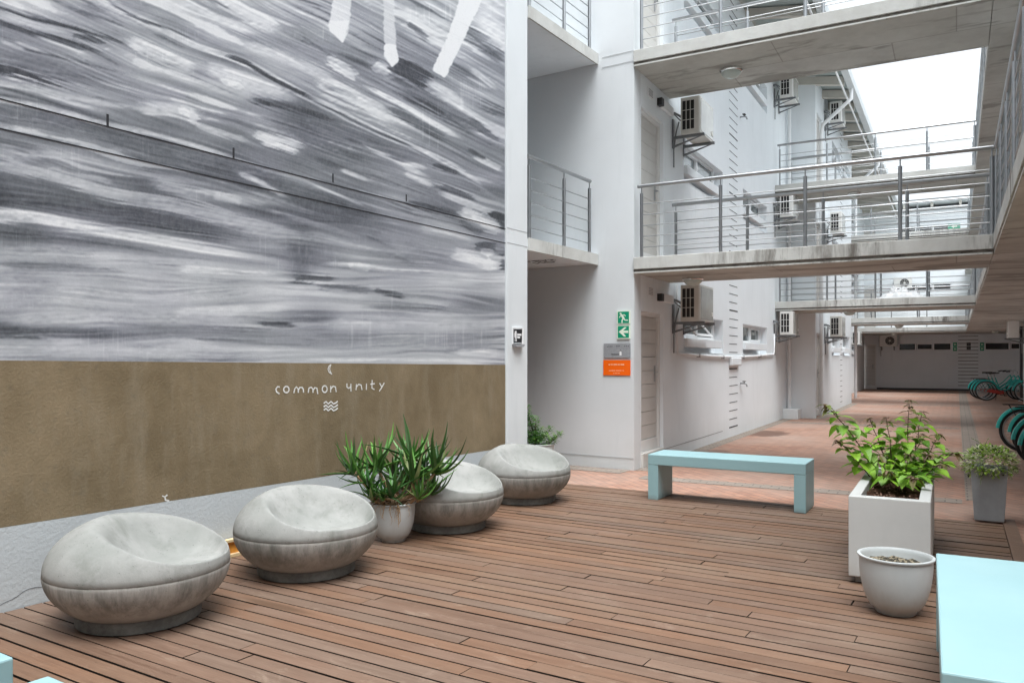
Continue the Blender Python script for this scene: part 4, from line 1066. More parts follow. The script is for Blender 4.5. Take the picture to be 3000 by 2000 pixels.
# ================================================================ benches (aqua painted slabs)
def bench(loc,rz,L,D,label,Hh=.45,th=.105):
    t=thing('bench',label,'bench',loc,rz,'aqua painted benches on the deck')
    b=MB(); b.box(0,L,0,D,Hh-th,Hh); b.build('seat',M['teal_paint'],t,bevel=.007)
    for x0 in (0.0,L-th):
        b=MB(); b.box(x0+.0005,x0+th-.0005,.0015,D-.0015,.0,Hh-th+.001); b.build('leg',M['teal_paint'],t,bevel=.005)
    return t
p=cam2w(1.352,7.917); bench(p,R(-.3),1.495,.46,'aqua painted bench standing across the far edge of the deck')
q=cam2w(2.075,3.893)              # far-left corner of the big one, runs toward the camera
rzb=R(91.6); ob=Vector((q[0],q[1],0))-Matrix.Rotation(rzb,3,'Z')@Vector((1.665,.47,0)); bench(ob,rzb,1.665,.47,'large aqua painted bench cropped at the lower right beside the round pot')
c=cam2w(-1.587,2.534); bench(m2w(*[w2m(c[0],c[1])[0]-.46,w2m(c[0],c[1])[1]])[:2]+(0,),R(-90)-MA,1.6,.46,'aqua bench end poking in at the lower left corner beside the deck boards')
c=cam2w(-1.393,2.39); mm=w2m(c[0],c[1]); bench(m2w(mm[0],mm[1])[:2]+(0,),R(-90)-MA,1.6,.46,'aqua bench corner just visible at the bottom edge in front of the nearest egg seat')
# ================================================================ planters and pots
def leaf_patch(mb,base,d,up,L,W,col,droop=.25,fold=.2,ns=3,tip=.5):
    """one ovate leaf: folded along the midrib, bending down toward its tip"""
    d=Vector(d).normalized(); up=Vector(up); s=d.cross(up)
    if s.length<1e-4: s=d.cross(Vector((1,0,0)))
    s.normalize(); n=s.cross(d).normalized(); B=Vector(base); pts=[]
    for i in range(ns+2):
        t=i/(ns+1); w=W*.5*(math.sin(math.pi*min(1,t**.8))**.8 if 0<t<1 else 0.0)*(1.0 if t<.6 else 1-(t-.6)*tip*.6)
        c=B+d*(L*t)-Vector((0,0,1))*(droop*L*t*t)
        pts.append((c+s*w+n*fold*w,c,c-s*w+n*fold*w))
    v=[tuple(q) for p in pts for q in p]; f=[]
    for i in range(ns+1):
        a=3*i; f+=[(a,a+1,a+4,a+3),(a+1,a+2,a+5,a+4)]
    mb.add(v,f,col)
def rcol(a,b,k=None):
    k=random.random() if k is None else k; return tuple(a[i]+(b[i]-a[i])*k for i in range(3))
# --- tall white rectangular planter
t=.0; x0,t0=2.10,4.967
P0=cam2w(1.0*985.5/2330*4.967,4.967); rzp=R(0.5)
pl=thing('planter_box','white rectangular planter box on deck holding the broad leaved shrub','planter',P0,rzp)
W_,L_,ZB,ZT,TH_=.455,1.52,.045,.545,.065
b=MB(); b.box(0,W_,0,TH_,ZB,ZT); b.box(0,W_,L_-TH_,L_,ZB,ZT); b.box(0,TH_,TH_,L_-TH_,ZB,ZT); b.box(W_-TH_,W_,TH_,L_-TH_,ZB,ZT); b.box(TH_,W_-TH_,TH_,L_-TH_,ZB,ZB+.05)
b2=MB()                          # one welded shell
o_=[(0,0),(W_,0),(W_,L_),(0,L_)]; i_=[(TH_,TH_),(W_-TH_,TH_),(W_-TH_,L_-TH_),(TH_,L_-TH_)]
v=[(x,y,ZB) for x,y in o_]+[(x,y,ZT) for x,y in o_]+[(x,y,ZT) for x,y in i_]+[(x,y,ZT-.2) for x,y in i_]
f=[(0,3,2,1)]+[(k,(k+1)%4,4+(k+1)%4,4+k) for k in range(4)]+[(4+k,4+(k+1)%4,8+(k+1)%4,8+k) for k in range(4)]+[(8+k,8+(k+1)%4,12+(k+1)%4,12+k) for k in range(4)]+[(12,13,14,15)]
b2.add(v,f); b2.build('box',M['planter_white'],pl,bevel=.006)
for y in (.06,L_-.14):
    b=MB(); b.box(.035,W_-.035,y,y+.08,0,ZB-.0005); b.build('foot',M['planter_white'],pl)
b=MB(); n=14; vs=[]; 
for i in range(n+1):
    for j in range(n*2+1):
        vs.append((TH_+.001+(W_-2*TH_-.002)*i/n,TH_+.001+(L_-2*TH_-.002)*j/(2*n),ZT-.055+random.uniform(-.014,.016)))
b.add(vs,[(i*(2*n+1)+j,(i+1)*(2*n+1)+j,(i+1)*(2*n+1)+j+1,i*(2*n+1)+j+1) for i in range(n) for j in range(2*n)]); b.build('soil',M['soil'],pl,smooth=True)
b=MB()
for k in range(420):
    x,y=random.uniform(TH_+.01,W_-TH_-.01),random.uniform(TH_+.01,L_-TH_-.01); an=random.uniform(0,6.28); s=random.uniform(.006,.018); zz=ZT-.045+random.uniform(-.006,.012)
    b.add([(x,y,zz),(x+s*math.cos(an),y+s*math.sin(an),zz+random.uniform(-.004,.008)),(x+s*.6*math.cos(an+1.1),y+s*.6*math.sin(an+1.1),zz+.006)],[(0,1,2)],rcol((.10,.045,.03),(.36,.22,.16)))
leafmat('mulch',(.9,.9,.9),(1.1,1.1,1.1),.9,.0)
b.build('bark_mulch',M['mulch'],pl,recalc=False,kind='stuff')
# --- the shrub in it
def shrub():
    TD=5.65
    stems=[ # base pixel, tip pixel, depth of base, depth of tip, bow, leafiness
     ((2575,1372),(2418,1185),5.9,5.55,.05,1.0),((2560,1375),(2450,1290),5.8,5.6,.03,.8),
     ((2615,1400),(2545,1225),5.9,5.9,.02,.9),((2622,1390),(2598,1222),5.75,5.8,.02,.9),
     ((2655,1400),(2664,1172),5.8,5.85,.0,1.0),((2668,1395),(2700,1205),5.9,6.0,.0,1.0),
     ((2690,1390),(2752,1270),6.0,6.1,.02,.9),((2700,1395),(2803,1325),5.8,5.8,.05,1.2),((2690,1410),(2765,1360),5.5,5.5,.05,1.0),
     ((2640,1410),(2680,1400),5.4,5.15,.05,1.0),((2630,1410),(2600,1380),5.4,5.3,.03,1.0),((2650,1415),(2660,1330),5.5,5.45,0,1.0),((2610,1400),(2580,1330),5.5,5.5,0,1.),((2680,1395),(2720,1330),5.6,5.6,0,1.2),((2640,1405),(2632,1300),6.1,6.15,0,1.1),((2665,1400),(2700,1270),6.2,6.2,0,1.1)]
    base=Vector(cam2w((2640-1500)/2330*TD,TD,ZT-.05))
    t=thing('leafy_shrub','broad leaved green shrub with brown tips growing in the white planter','plant',base)
    st=MB(); lf=MB()
    for (b0,b1,tb,tt,bow,lw) in stems:
        A=Vector(at_depth(b0[0],b0[1],tb)); A.z=ZT-.05; B=Vector(at_depth(b1[0],b1[1],tt)); pts=[]
        for i in range(9):
            s=i/8; p=A.lerp(B,s); p.z+=bow*math.sin(math.pi*s); p+=Vector((random.uniform(-.006,.006),random.uniform(-.006,.006),0)); pts.append(p)
        st.tube(pts,.0048,6,r2=.0022)
        Ls=(B-A).length; n=max(6,int(Ls/.022*lw))
        for i in range(n):
            s=.16+.84*(i+.5)/n; p=A.lerp(B,s); p.z+=bow*math.sin(math.pi*s); an=i*2.4+random.uniform(-.5,.5)
            tipk=max(0,(s-.80)/.20)
            L=(.105*(1-.55*s)+.036)*random.uniform(.75,1.3)
            d=Vector((math.cos(an),math.sin(an),random.uniform(-.1,.55)))
            if tipk>.2:
                c=rcol((.11,.17,.02),(.25,.15,.08),random.random()*tipk); 
                if random.random()<.4*tipk: c=rcol((.22,.11,.06),(.33,.25,.18))
                for q in range(2):
                    leaf_patch(lf,p,Vector((math.cos(an+q*2.1),math.sin(an+q*2.1),random.uniform(-.5,.6))),(0,0,1),L*.75,L*.38,c,.5,.3)
            else:
                c=rcol((.11,.27,.02),(.32,.57,.055)); 
                if random.random()<.15: c=rcol((.22,.42,.06),(.34,.54,.14))
                p2=p+d*.022; st.tube([p,p2],.0016,4)
                leaf_patch(lf,p2,d,(0,0,1),L*1.08,L*.68,c,random.uniform(.25,.75),random.uniform(.1,.4))
        for q in range(8):
            an=random.uniform(0,6.28); leaf_patch(lf,B,(math.cos(an),math.sin(an),random.uniform(-.8,.9)),(0,0,1),random.uniform(.022,.045),.018,rcol((.20,.12,.06),(.42,.33,.25)),.6,.3)
    st.build('stems',M['stem_brown'],t,off=base,smooth=True); lf.build('foliage',M['leaf'],t,off=base,recalc=False)
shrub()
# --- round white pot with dry soil, lower right
def round_pot(name,label,loc,rim,foot_r,h,mat,soil,wall=.016,soil_dz=.05):
    t=thing(name,label,'pot',loc)
    prof=[(.02,.0),(foot_r,.0),(foot_r+.006,.006),(foot_r+.008,.02)]
    for i in range(1,15):
        a=i/14; z=.02+(h-.02)*a; r=foot_r+.008+(rim-.010-foot_r-.008)*(1-(1-a)**2.3)**.62; prof.append((r,z))
    prof+=[(rim-.004,h-.012),(rim,h-.006),(rim-.001,h),(rim-wall,h+.001),(rim-wall-.004,h-.006)]
    for i in range(6): prof.append((rim-wall-.006-.012*i/6,h-.01-(soil_dz+.03)*i/5))
    b=MB(); b.lathe(prof,64); b.build('bowl',mat,t,smooth=True,auto=60)
    s=MB(); n=20; vs=[(0,0,h-soil_dz)]
    rr=rim-wall-.010
    for i in range(1,9):
        for k in range(n*2):
            an=math.pi*k/n; r=rr*i/8; vs.append((r*math.cos(an),r*math.sin(an),h-soil_dz+random.uniform(-.006,.008)))
    f=[(0,1+k,1+(k+1)%(2*n)) for k in range(2*n)]+[(1+(i-1)*2*n+k,1+i*2*n+k,1+i*2*n+(k+1)%(2*n),1+(i-1)*2*n+(k+1)%(2*n)) for i in range(1,8) for k in range(2*n)]
    s.add(vs,f); s.build('soil',soil,t,smooth=True); return t
px_,pt_=(2624-1500)/2330*4.40,4.40
round_pot('round_pot','round white pot of gravelly soil without a plant in front of the planter','%s'%'' or cam2w(px_,pt_),.197,.098,.315,M['plant_pot_white'],M['gravel_soil'])
# --- aloe pot between second and third seat
AP=cam2w((1152-1500)/2330*6.12,6.12)
round_pot('aloe_pot','round white pot holding the spiky aloe between two egg seats',AP,.178,.085,.30,M['plant_pot_white'],M['soil'],soil_dz=.02)
def aloe_leaf(mb,base,d,L,W,curl,col,seg=8):
    d=Vector(d).normalized(); B=Vector(base); up=Vector((0,0,1)); s=d.cross(up)
    if s.length<.05: s=Vector((1,0,0))
    s.normalize(); vs=[]; p=B.copy(); dr=d.copy()
    for i in range(seg+1):
        t=i/seg; w=W*.5*(1-t)**.8*(1+.25*math.sin(t*3.1)); n=s.cross(dr).normalized(); th=w*.45
        vs+=[tuple(p+s*w+n*th*.9),tuple(p+n*th*.15),tuple(p-s*w+n*th*.9),tuple(p-n*th)]
        dr=(dr+Vector((0,0,1))*curl/seg+Vector((random.uniform(-.07,.07),random.uniform(-.07,.07),random.uniform(-.04,.04)))).normalized(); p=p+dr*(L/seg)
    f=[(4*i+k,4*i+(k+1)%4,4*i+4+(k+1)%4,4*i+4+k) for i in range(seg) for k in range(4)]
    mb.add(vs,f,col)
def aloe():
    t=thing('aloe_plant','spiky green aloe with many curved rosettes crowding its round white pot','plant',(AP[0],AP[1],.28))
    off=(AP[0],AP[1],.28); st=MB(); lf=MB(); rt=MB(); dd=MB()
    # rosette heads: (pixel, depth, size)
    heads=[((1035,1378),6.05,.85),((1082,1420),5.98,.75),((1105,1368),6.12,1.05),((1152,1446),5.93,.85),((1212,1402),6.02,1.15),((1200,1345),6.2,1.05),((1277,1380),6.1,1.1),((1262,1440),6.15,.85),((1150,1390),6.25,.9),((1120,1455),5.93,.6),((1185,1425),6.2,.8),((1060,1400),6.2,.7),((1240,1365),6.25,.85),((1090,1455),5.95,.6),((1225,1450),5.98,.7)]
    for (hp,td,sz) in heads:
        Hd=Vector(at_depth(hp[0],hp[1],td)); Bs=Vector((AP[0]+random.uniform(-.09,.09),AP[1]+random.uniform(-.09,.09),.275))
        out=Vector((Hd.x-AP[0],Hd.y-AP[1],0)); 
        mid=Bs.lerp(Hd,.5)+out*.18-Vector((0,0,.02)); st.tube([Bs,Bs.lerp(mid,.5),mid,mid.lerp(Hd,.55),Hd],.017,8,r2=.011)
        for q in range(7):         # dead leaf bases round the stem
            s=random.uniform(.25,1); p=Bs.lerp(Hd,s)+out*.1*math.sin(math.pi*s); an=random.uniform(0,6.28)
            aloe_leaf(dd,p,(math.cos(an),math.sin(an),-.5),random.uniform(.04,.09),.014,random.uniform(-.6,.8),rcol((.20,.12,.07),(.42,.33,.25)),4)
        n=int(10+5*sz)
        ax=(Vector((0,0,1))+out*1.5).normalized()
        for i in range(n):
            a=i*2.399+random.uniform(-.35,.35); inner=1-i/n
            el=R(-2+74*inner**1.4+random.uniform(-14,14))
            d=Vector((math.cos(a)*math.cos(el),math.sin(a)*math.cos(el),math.sin(el)))+out*.7
            L=sz*random.uniform(.20,.37)*(1.12-.3*abs(inner-.45))
            c=rcol((.022,.085,.022),(.12,.28,.055))
            if random.random()<.12: c=rcol((.20,.26,.10),(.32,.29,.14))
            if random.random()<.15: c=rcol((.018,.055,.014),(.04,.09,.025))
            curl=random.uniform(.7,2.4) if inner<.75 else random.uniform(-.5,.5)
            if random.random()<.16: curl=random.uniform(-1.1,-.3)
            aloe_leaf(lf,Hd+Vector((0,0,random.uniform(-.035,.02)))+d*.006,d,L,.031*sz+.008,curl,c,12)
    for k in range(26):            # dry roots hanging over the rim
        an=random.choice((R(-100),R(-60),R(-20),R(-35)))+random.uniform(-.35,.35)-.3; r=.185
        x,y=AP[0]+r*math.cos(an),AP[1]+r*math.sin(an); l=random.uniform(.04,.16); pts=[(AP[0]+.12*math.cos(an),AP[1]+.12*math.sin(an),.30),(x,y,.302)]
        for i in range(1,6): pts.append((x+random.uniform(-.012,.012)+.02*math.cos(an),y+random.uniform(-.012,.012)+.02*math.sin(an),.302-l*i/5))
        rt.tube(pts,.0022,4,r2=.001)
    st.build('stems',M['root_straw'],t,off=off,smooth=True); dd.build('dry_leaves',M['mulch'],t,off=off,recalc=False); lf.build('leaves',M['aloe_leaf'],t,off=off,smooth=True,auto=35); rt.build('roots',M['root_straw'],t,off=off)
aloe()
# --- small leafy shrub in a white bowl by the pillar
BPc=cam2w((1576-1500)/2330*9.1,9.1)
round_pot('bowl_pot','white bowl pot behind the farthest egg seat','' or BPc,.195,.12,.43,M['plant_pot_white'],M['soil'],soil_dz=.03)
def bushy():
    off=(BPc[0],BPc[1],.40); t=thing('small_shrub','small leafy green shrub with upright spires by the white pillar','plant',off); st=MB(); lf=MB()
    tips=[(1545,1188),(1550,1215),(1570,1222),(1509,1252),(1530,1235),(1615,1250),(1640,1265),(1598,1270),(1520,1275),(1585,1255),(1560,1250),(1628,1282),(1575,1278),(1540,1262)]
    for tp in tips:
        B=Vector(at_depth(tp[0],tp[1],9.1+random.uniform(-.12,.10))); A=Vector((BPc[0]+random.uniform(-.08,.08),BPc[1]+random.uniform(-.08,.08),.40))
        out=Vector((B.x-A.x,B.y-A.y,0)); pts=[A.lerp(B,s/6)+out*.15*math.sin(math.pi*s/6) for s in range(7)]; st.tube(pts,.005,5,r2=.002)
        n=int((B-A).length/.0019)
        for i in range(n):
            s=.12+.88*i/n; p=A.lerp(B,s)+out*.15*math.sin(math.pi*s); an=random.uniform(0,6.28); rr=.085*(1-s*.82)+.010
            d=Vector((math.cos(an),math.sin(an),random.uniform(-.2,.8))); p2=p+d*random.uniform(.2,1)*rr
            c=rcol((.04,.14,.035),(.16,.36,.07)); 
            if tp[0]>1570 and random.random()<.3: c=rcol((.15,.30,.03),(.25,.42,.06))
            leaf_patch(lf,p2,d,(0,0,1),random.uniform(.026,.046),.022,c,.2,.2,1)
    st.build('stems',M['stem_brown'],t,off=off,smooth=True); lf.build('foliage',M['leaf'],t,off=off,recalc=False)
bushy()
# --- tapered square grey pot, right
GP=cam2w((2898-1500)/2330*6.93,6.93)
gp=thing('square_pot','tall tapered square grey pot standing at the deck corner','pot',GP,R(-2))
def sq(r,z): return [(-r,-r,z),(r,-r,z),(r,r,z),(-r,r,z)]
b=MB(); lay=[sq(.108,0),sq(.112,.01),sq(.138,.455),sq(.138,.46),sq(.122,.46),sq(.118,.40)]
b.add([p for l in lay for p in l],[(0,3,2,1)]+[(4*i+k,4*i+(k+1)%4,4*i+4+(k+1)%4,4*i+4+k) for i in range(5) for k in range(4)]+[(20,21,22,23)]); b.build('body',M['pot_grey'],gp,bevel=.005)
b=MB(); b.add(sq(.117,.415),[(0,1,2,3)]); b.build('soil',M['soil'],gp)
def trailing():
    off=(GP[0],GP[1],.42); t=thing('trailing_plant','bushy cream and green variegated plant spilling over the grey square pot','plant',off); st=MB(); lf=MB()
    C=Vector((GP[0],GP[1],.505)); 
    def lcol():
        r=random.random()
        return rcol((.27,.46,.07),(.46,.66,.12)) if r<.5 else rcol((.62,.66,.40),(.85,.84,.62)) if r<.85 else rcol((.04,.085,.02),(.07,.13,.03))
    for k in range(1500):
        v=Vector(np.random.default_rng(k).standard_normal(3)); v.normalize(); rad=random.uniform(.72,1.0)
        p=C+Vector((v.x*.215*rad,v.y*.19*rad,v.z*.135*rad-(.02 if v.z<0 else 0)))
        if p.z<.43 and abs(p.x-GP[0])<.13 and abs(p.y-GP[1])<.13: continue
        d=v+Vector((random.uniform(-.6,.6),random.uniform(-.6,.6),random.uniform(-.4,.6)))
        leaf_patch(lf,p,d,(0,0,1),random.uniform(.026,.046),.025,lcol(),.2,.25,1)
    sprigs=[((2845,1283),6.9),((2898,1282),6.95),((2900,1300),6.9),((2952,1306),7.0),((2935,1312),6.9),((2978,1340),6.9),((2792,1356),6.8),((2872,1420),6.78),((2945,1410),6.78),((2860,1395),6.76),((2958,1355),6.9)]
    for tp,td in sprigs:
        B=Vector(at_depth(tp[0],tp[1],td)); A=C+Vector((random.uniform(-.06,.06),random.uniform(-.06,.06),.02)); pts=[A.lerp(B,s/5)+Vector((0,0,.03*math.sin(math.pi*s/5))) for s in range(6)]
        st.tube(pts,.0028,5,r2=.0014); n=int((B-A).length/.0065)
        for i in range(n):
            s=.3+.7*i/n; p=A.lerp(B,s)+Vector((0,0,.03*math.sin(math.pi*s))); an=i*2.4
            leaf_patch(lf,p,(math.cos(an),math.sin(an),.3),(0,0,1),.020*(1.25-.75*s),.013,lcol(),.2,.2,1)
    st.build('stems',M['stem_green'],t,off=off,smooth=True); lf.build('foliage',M['leaf'],t,off=off,recalc=False)
trailing()
# pale tray with an orange panel, tucked against the plinth
tr=on_MX(677,1598,XW+.02); TO=m2w(XW+.02,tr[1],0)
ty=thing('wooden_tray','pale wooden tray with orange panel propped on the plinth between two egg seats','tray',TO,-MA)
b=MB(); b.box(.0,.018,-.40,.40,.012,.125); b.build('panel',M['orange_ply'],ty)
for (z0,z1) in ((.0,.026),(.108,.130)):
    b=MB(); b.box(.0,.040,-.42,.42,z0,z1); b.build('rail',M['pine'],ty,bevel=.003)
for y in (-.42,.405):
    b=MB(); b.box(.0185,.036,y,y+.015,.027,.107); b.build('end_rail',M['pine'],ty)
# ================================================================ air conditioners
def make_ac(fan,casing):
    t=thing('air_conditioner','','air conditioner',(0,0,0),0,'wall mounted outdoor air conditioner units')
    X0,X1,Y0,Y1,Z0,Z1=.14,.42,.0,.74,.05,.57
    b=MB()                       # casing: rounded box, hollowed at the coil end
    cor=.035; poly=[]
    for (cx,cy,a0) in ((X1-cor,Y0+cor,-90),(X1-cor,Y1-cor,0),(X0+.012,Y1-.012,90),(X0+.012,Y0+.012,180)):
        rr=cor if cx>X0+.1 else .012
        for k in range(6):
            a=R(a0+90*k/5); poly.append((cx+rr*math.cos(a),cy+rr*math.sin(a),Z0))
    b.prism(poly,(0,0,Z1-Z0)); c=b.build('casing',M[casing],t,smooth=True,auto=35,bevel=.006)
    g=MB(); gx0,gx1=.165,.345
    g.box(gx0,gx1,Y0-.004,Y0+.002,Z0+.055,Z1-.05); g.build('coil_opening',M['black'],t)
    g=MB()
    for i in range(4):
        x=gx0+(gx1-gx0)*i/3; g.box(x-.005,x+.005,Y0-.009,Y0-.0045,Z0+.05,Z1-.045)
    for i in range(4):
        z=Z0+.055+(Z1-Z0-.105)*i/3; g.box(gx0-.004,gx1+.004,Y0-.0125,Y0-.0092,z-.004,z+.004)
    g.build('coil_guard',M[casing],t)
    if fan:
        f=MB(); fc=(X1+.001,.44,(Z0+Z1)/2)                     # fan face
        n=40; ring=[]
        for rr,xx in ((.205,.0),(.205,.014),(.190,.016),(.186,.002)):
            ring+= [(fc[0]+xx,fc[1]+rr*math.cos(2*math.pi*k/n),fc[2]+rr*math.sin(2*math.pi*k/n)) for k in range(n)]
        f.add(ring,[(i*n+k,i*n+(k+1)%n,(i+1)*n+(k+1)%n,(i+1)*n+k) for i in range(3) for k in range(n)])
        for rr in (.05,.085,.12,.155): 
            f.tube([(fc[0]+.010,fc[1]+rr*math.cos(2*math.pi*k/24),fc[2]+rr*math.sin(2*math.pi*k/24)) for k in range(25)],.0028,5,caps=False)
        for k in range(8):
            a=math.pi*k/4; f.tube([(fc[0]+.011,fc[1]+.03*math.cos(a),fc[2]+.03*math.sin(a)),(fc[0]+.011,fc[1]+.195*math.cos(a),fc[2]+.195*math.sin(a))],.003,5)
        f.build('fan_guard',M['ac_white'],t,smooth=True,auto=40)
        d=MB(); d.add([(fc[0]+.0005,fc[1]+.187*math.cos(2*math.pi*k/n),fc[2]+.187*math.sin(2*math.pi*k/n)) for k in range(n)],[tuple(range(n))]); d.build('fan_opening',M['black'],t)
        h=MB(); h.lathe([(.001,.0),(.04,.0),(.035,.008)],20); 
        h.v=[(fc[0]+.0125+z,fc[1]+x,fc[2]+y) for x,y,z in h.v]; h.build('fan_hub',M['ac_white'],t)
    else:                        # plain end door with a pressed edge and a carrying notch
        f=MB(); f.box(X1-.002,X1+.004,Y0+.05,Y1-.05,Z0+.03,Z1-.03); f.build('service_panel',M['panel_sheen'],t,bevel=.003)
        f=MB(); f.box(X1+.0045,X1+.012,Y1-.16,Y1-.07,Z0+.09,Z0+.15); f.build('valve_cover',M[casing],t,bevel=.004)
    for y in (.07,.60):
        k=MB(); k.box(.022,.47,y-.02,y+.02,.012,.048); k.box(.001,.021,y-.03,y+.03,-.12,.30); k.prism([(.022,y-.012,-.11),(.022,y-.012,-.08),(.40,y-.012,.0115),(.43,y-.012,.0115)] ,(0,.024,0))
        k.build('bracket',M['bracket_grey'],t)
    p=MB(); p.tube([(.005,-.02,.36),(.06,-.02,.36),(.10,.03,.34),(.15,.05,.30)],.016,8); p.tube([(.005,-.05,.33),(.07,-.05,.33),(.11,.0,.28),(.15,.04,.24)],.010,8)
    p.tube([(.10,.06,.25),(.06,.05,.10),(.03,.04,-.15),(.03,.04,-.40)],.010,8)
    p.build('pipes',M['bracket_grey'],t,smooth=True)
    return t
simple('panel_sheen',(.56,.56,.53),.22,.25,var=.18,scale=3)
ac0=make_ac(False,'ac_cream'); acw=make_ac(False,'ac_white'); acf=make_ac(True,'ac_white')
acs=[(XA,11.10,1.88,'cream air conditioner on the white wall under the nearest first floor footbridge'),(XA,11.10,4.55,'air conditioner on the white wall under the nearest upper footbridge'),
 (XA,18.42,1.88,'air conditioner at ground level under the second footbridge'),(XA,18.42,4.50,'air conditioner behind the railing under the second upper footbridge'),(XA,18.42,7.16,'topmost air conditioner beside the second block, bracket against sky side eaves'),
 (XB,21.45,1.90,'air conditioner beyond the second footbridge at ground level'),(XB,21.45,4.52,'air conditioner on the second block seen through the first floor railings'),(XB,21.45,7.30,'white air conditioner under the roof eaves of the second block'),
 (XC,34.1,1.90,'small distant white air conditioner near the end wall'),(XC,30.6,4.52,'distant air conditioner on the third block at first floor'),(XC,32.4,4.52,'last distant air conditioner on the third block at first floor')]
for i,(x,y,z,lab) in enumerate(acs):
    if i==0: ac0.location=(x,y,z); ac0['label']=lab
    elif i in (1,5): dup(ac0,(x,y,z),0,lab)
    elif i==2: acw.location=(x,y,z); acw['label']=lab
    else: dup(acw,(x,y,z),0,lab)
xf_=on_Y(2578,1000,YEnd)[0]
acf.location=(xf_,YEnd,1.90); acf.rotation_euler=(0,0,R(-90)); acf['label']='air conditioner with round black fan facing out from the end wall'
dup(acf,(xf_+.6,YEnd,4.50),R(-90),'air conditioner with round fan on the end wall one floor up')
dup(acw,(1.72,27.9,1.95),R(180),'air conditioner hung on the right side pier under the walkway')
# coupling boxes where the pipes enter the wall
for i,(y,z,lab) in enumerate(((10.93,2.24,'small white pipe cover beside the ground floor air conditioner'),(10.93,4.92,'small white pipe cover beside the upper air conditioner'))):
    t=thing('pipe_cover',lab,'pipe cover',(XA,y,z)); b=MB(); b.box(.001,.06,-.34,.12,-.06,.06); b.build('cover',M['white_trim'],t,bevel=.012); b=MB(); b.box(.002,.07,-.44,-.345,-.05,.05); b.build('junction_box',M['dark_metal'],t)
# ceiling lights
def clight(loc,lab,first=None):
    if first: return dup(first,loc,0,lab)
    t=thing('ceiling_light',lab,'light',loc,0,'round ceiling lights under the footbridges')
    b=MB(); b.lathe([(.01,0),(.140,.0),(.143,-.03),(.130,-.04),(.125,-.042)],40); b.build('rim',M['chrome'],t,smooth=True,auto=40)
    b=MB(); b.lathe([(.124,-.041),(.118,-.065),(.095,-.088),(.06,-.112),(.001,-.118)],40); b.build('diffuser',M['lamp_glass'],t,smooth=True); return t
zb1,zb2=2.67-.187,5.30-.187
d=on_Y(2142,210,10.3); 
def onz(px,py,z): return on_ground(px,py,z)
q=onz(2142,203,zb2); cl=clight((q[0],q[1],zb2),'round ceiling light under the nearest upper footbridge')
q=onz(2030,812,zb1); clight((q[0],q[1],zb1),'round ceiling light under the nearest first floor footbridge near the doorway',cl)
clight((-2.1,19.3,zb1),'round ceiling light under the second first floor footbridge',cl); clight((-2.0,19.3,zb2),'round ceiling light under the second upper footbridge',cl)
clight((-1.6,28.1,zb1),'small distant ceiling light under the third first floor footbridge',cl); clight((-1.6,28.1,zb2),'small distant ceiling light under the third upper footbridge',cl)
clight((-2.3,37.0,zb1),'tiny ceiling light under the farthest first floor footbridge by the end wall',cl); clight((1.3,36,zb1),'tiny ceiling light under the walkway near the end wall',cl)
# ================================================================ signs on the spur wall (mural frame plane ym = YS)
def SW(px,py,off=.0): return on_MY(px,py,YS-off)
def sgn_rect(x0,y0,x1,y1,off,mat,name,parent,O,th=None):
    a=SW(x0,y1,0); c=SW(x1,y0,0); b=MB(xf=m2w); b.box(a[0],c[0],YS-off-(th or .0012),YS-off,a[2],c[2]); return b.build(name,mat,parent,off=O)
Z=5.6
def z3(x,y): return 1440+x/Z,900+y/Z
def sgn_poly(polys,off,mat,name,parent,O):
    b=MB(xf=m2w)
    for poly in polys:
        pts=[SW(*z3(x,y)) for x,y in poly]; b.prism([(p[0],YS-off,p[2]) for p in pts],(0,-.0008,0))
    return b.build(name,mat,parent,off=O)
def sgn_strokes(strokes,off,mat,name,parent,O):
    b=MB()
    for pts,w in strokes: 
        q=[SW(*z3(x,y)) for x,y in pts]; wl=[m2w(p[0],YS-off,p[2]) for p in q]; b.ribbon(wl,w,m2w(0,-1,0))
    return b.build(name,mat,parent,off=O,recalc=False)
for nm,lab,y0,y1 in (('exit_sign','green emergency exit sign with white running figure',58,275),('arrow_sign','green sign with pale left pointing arrow under the running figure sign',294,520)):
    cc=SW(*z3(2172,(y0+y1)/2)); O=m2w(cc[0],YS,cc[2]); t=thing(nm,lab,'sign',O)
    a=z3(2065,y0-6); c=z3(2280,y1); sgn_rect(a[0],a[1],c[0],c[1],.001,M['sign_pale'],'plate',t,O,.012)
    a=z3(2080,y0+10); c=z3(2262,y1-12 if nm=='exit_sign' else y1-18); sgn_rect(a[0],a[1],c[0],c[1],.0135,M['sign_green'],'green_panel',t,O)
    if nm=='exit_sign':
        sgn_strokes([([(2140,132),(2160,155),(2176,186)],.030),([(2150,128),(2185,122),(2203,140)],.012),([(2140,134),(2116,148),(2110,168)],.012),([(2168,182),(2150,212),(2150,252)],.017),([(2176,184),(2198,210),(2240,213)],.016)],.0155,M['sign_pale'],'running_figure',t,O)
        sgn_poly([arc(2126,108,16,16,0,345,15)],.0152,M['sign_pale'],'head_mark',t,O)
    else:
        sgn_poly([[(2095,402),(2192,325),(2226,330),(2166,383),(2252,380),(2252,421),(2172,421),(2216,478),(2182,480)]],.0152,M['sign_pale'],'arrow_mark',t,O)
cc=SW(*z3(2060,707)); O=m2w(cc[0],YS,cc[2]); t=thing('grey_plate','engraved grey metal plate above the orange sign','sign',O)
a=z3(1845,588); c=z3(2282,828); sgn_rect(a[0],a[1],c[0],c[1],.001,M['sign_grey'],'plate',t,O,.008)
sgn_poly([[(2105,722),(2122,700),(2138,724),(2140,788),(2105,790)]],.0095,M['sign_white'],'pale_mark',t,O)
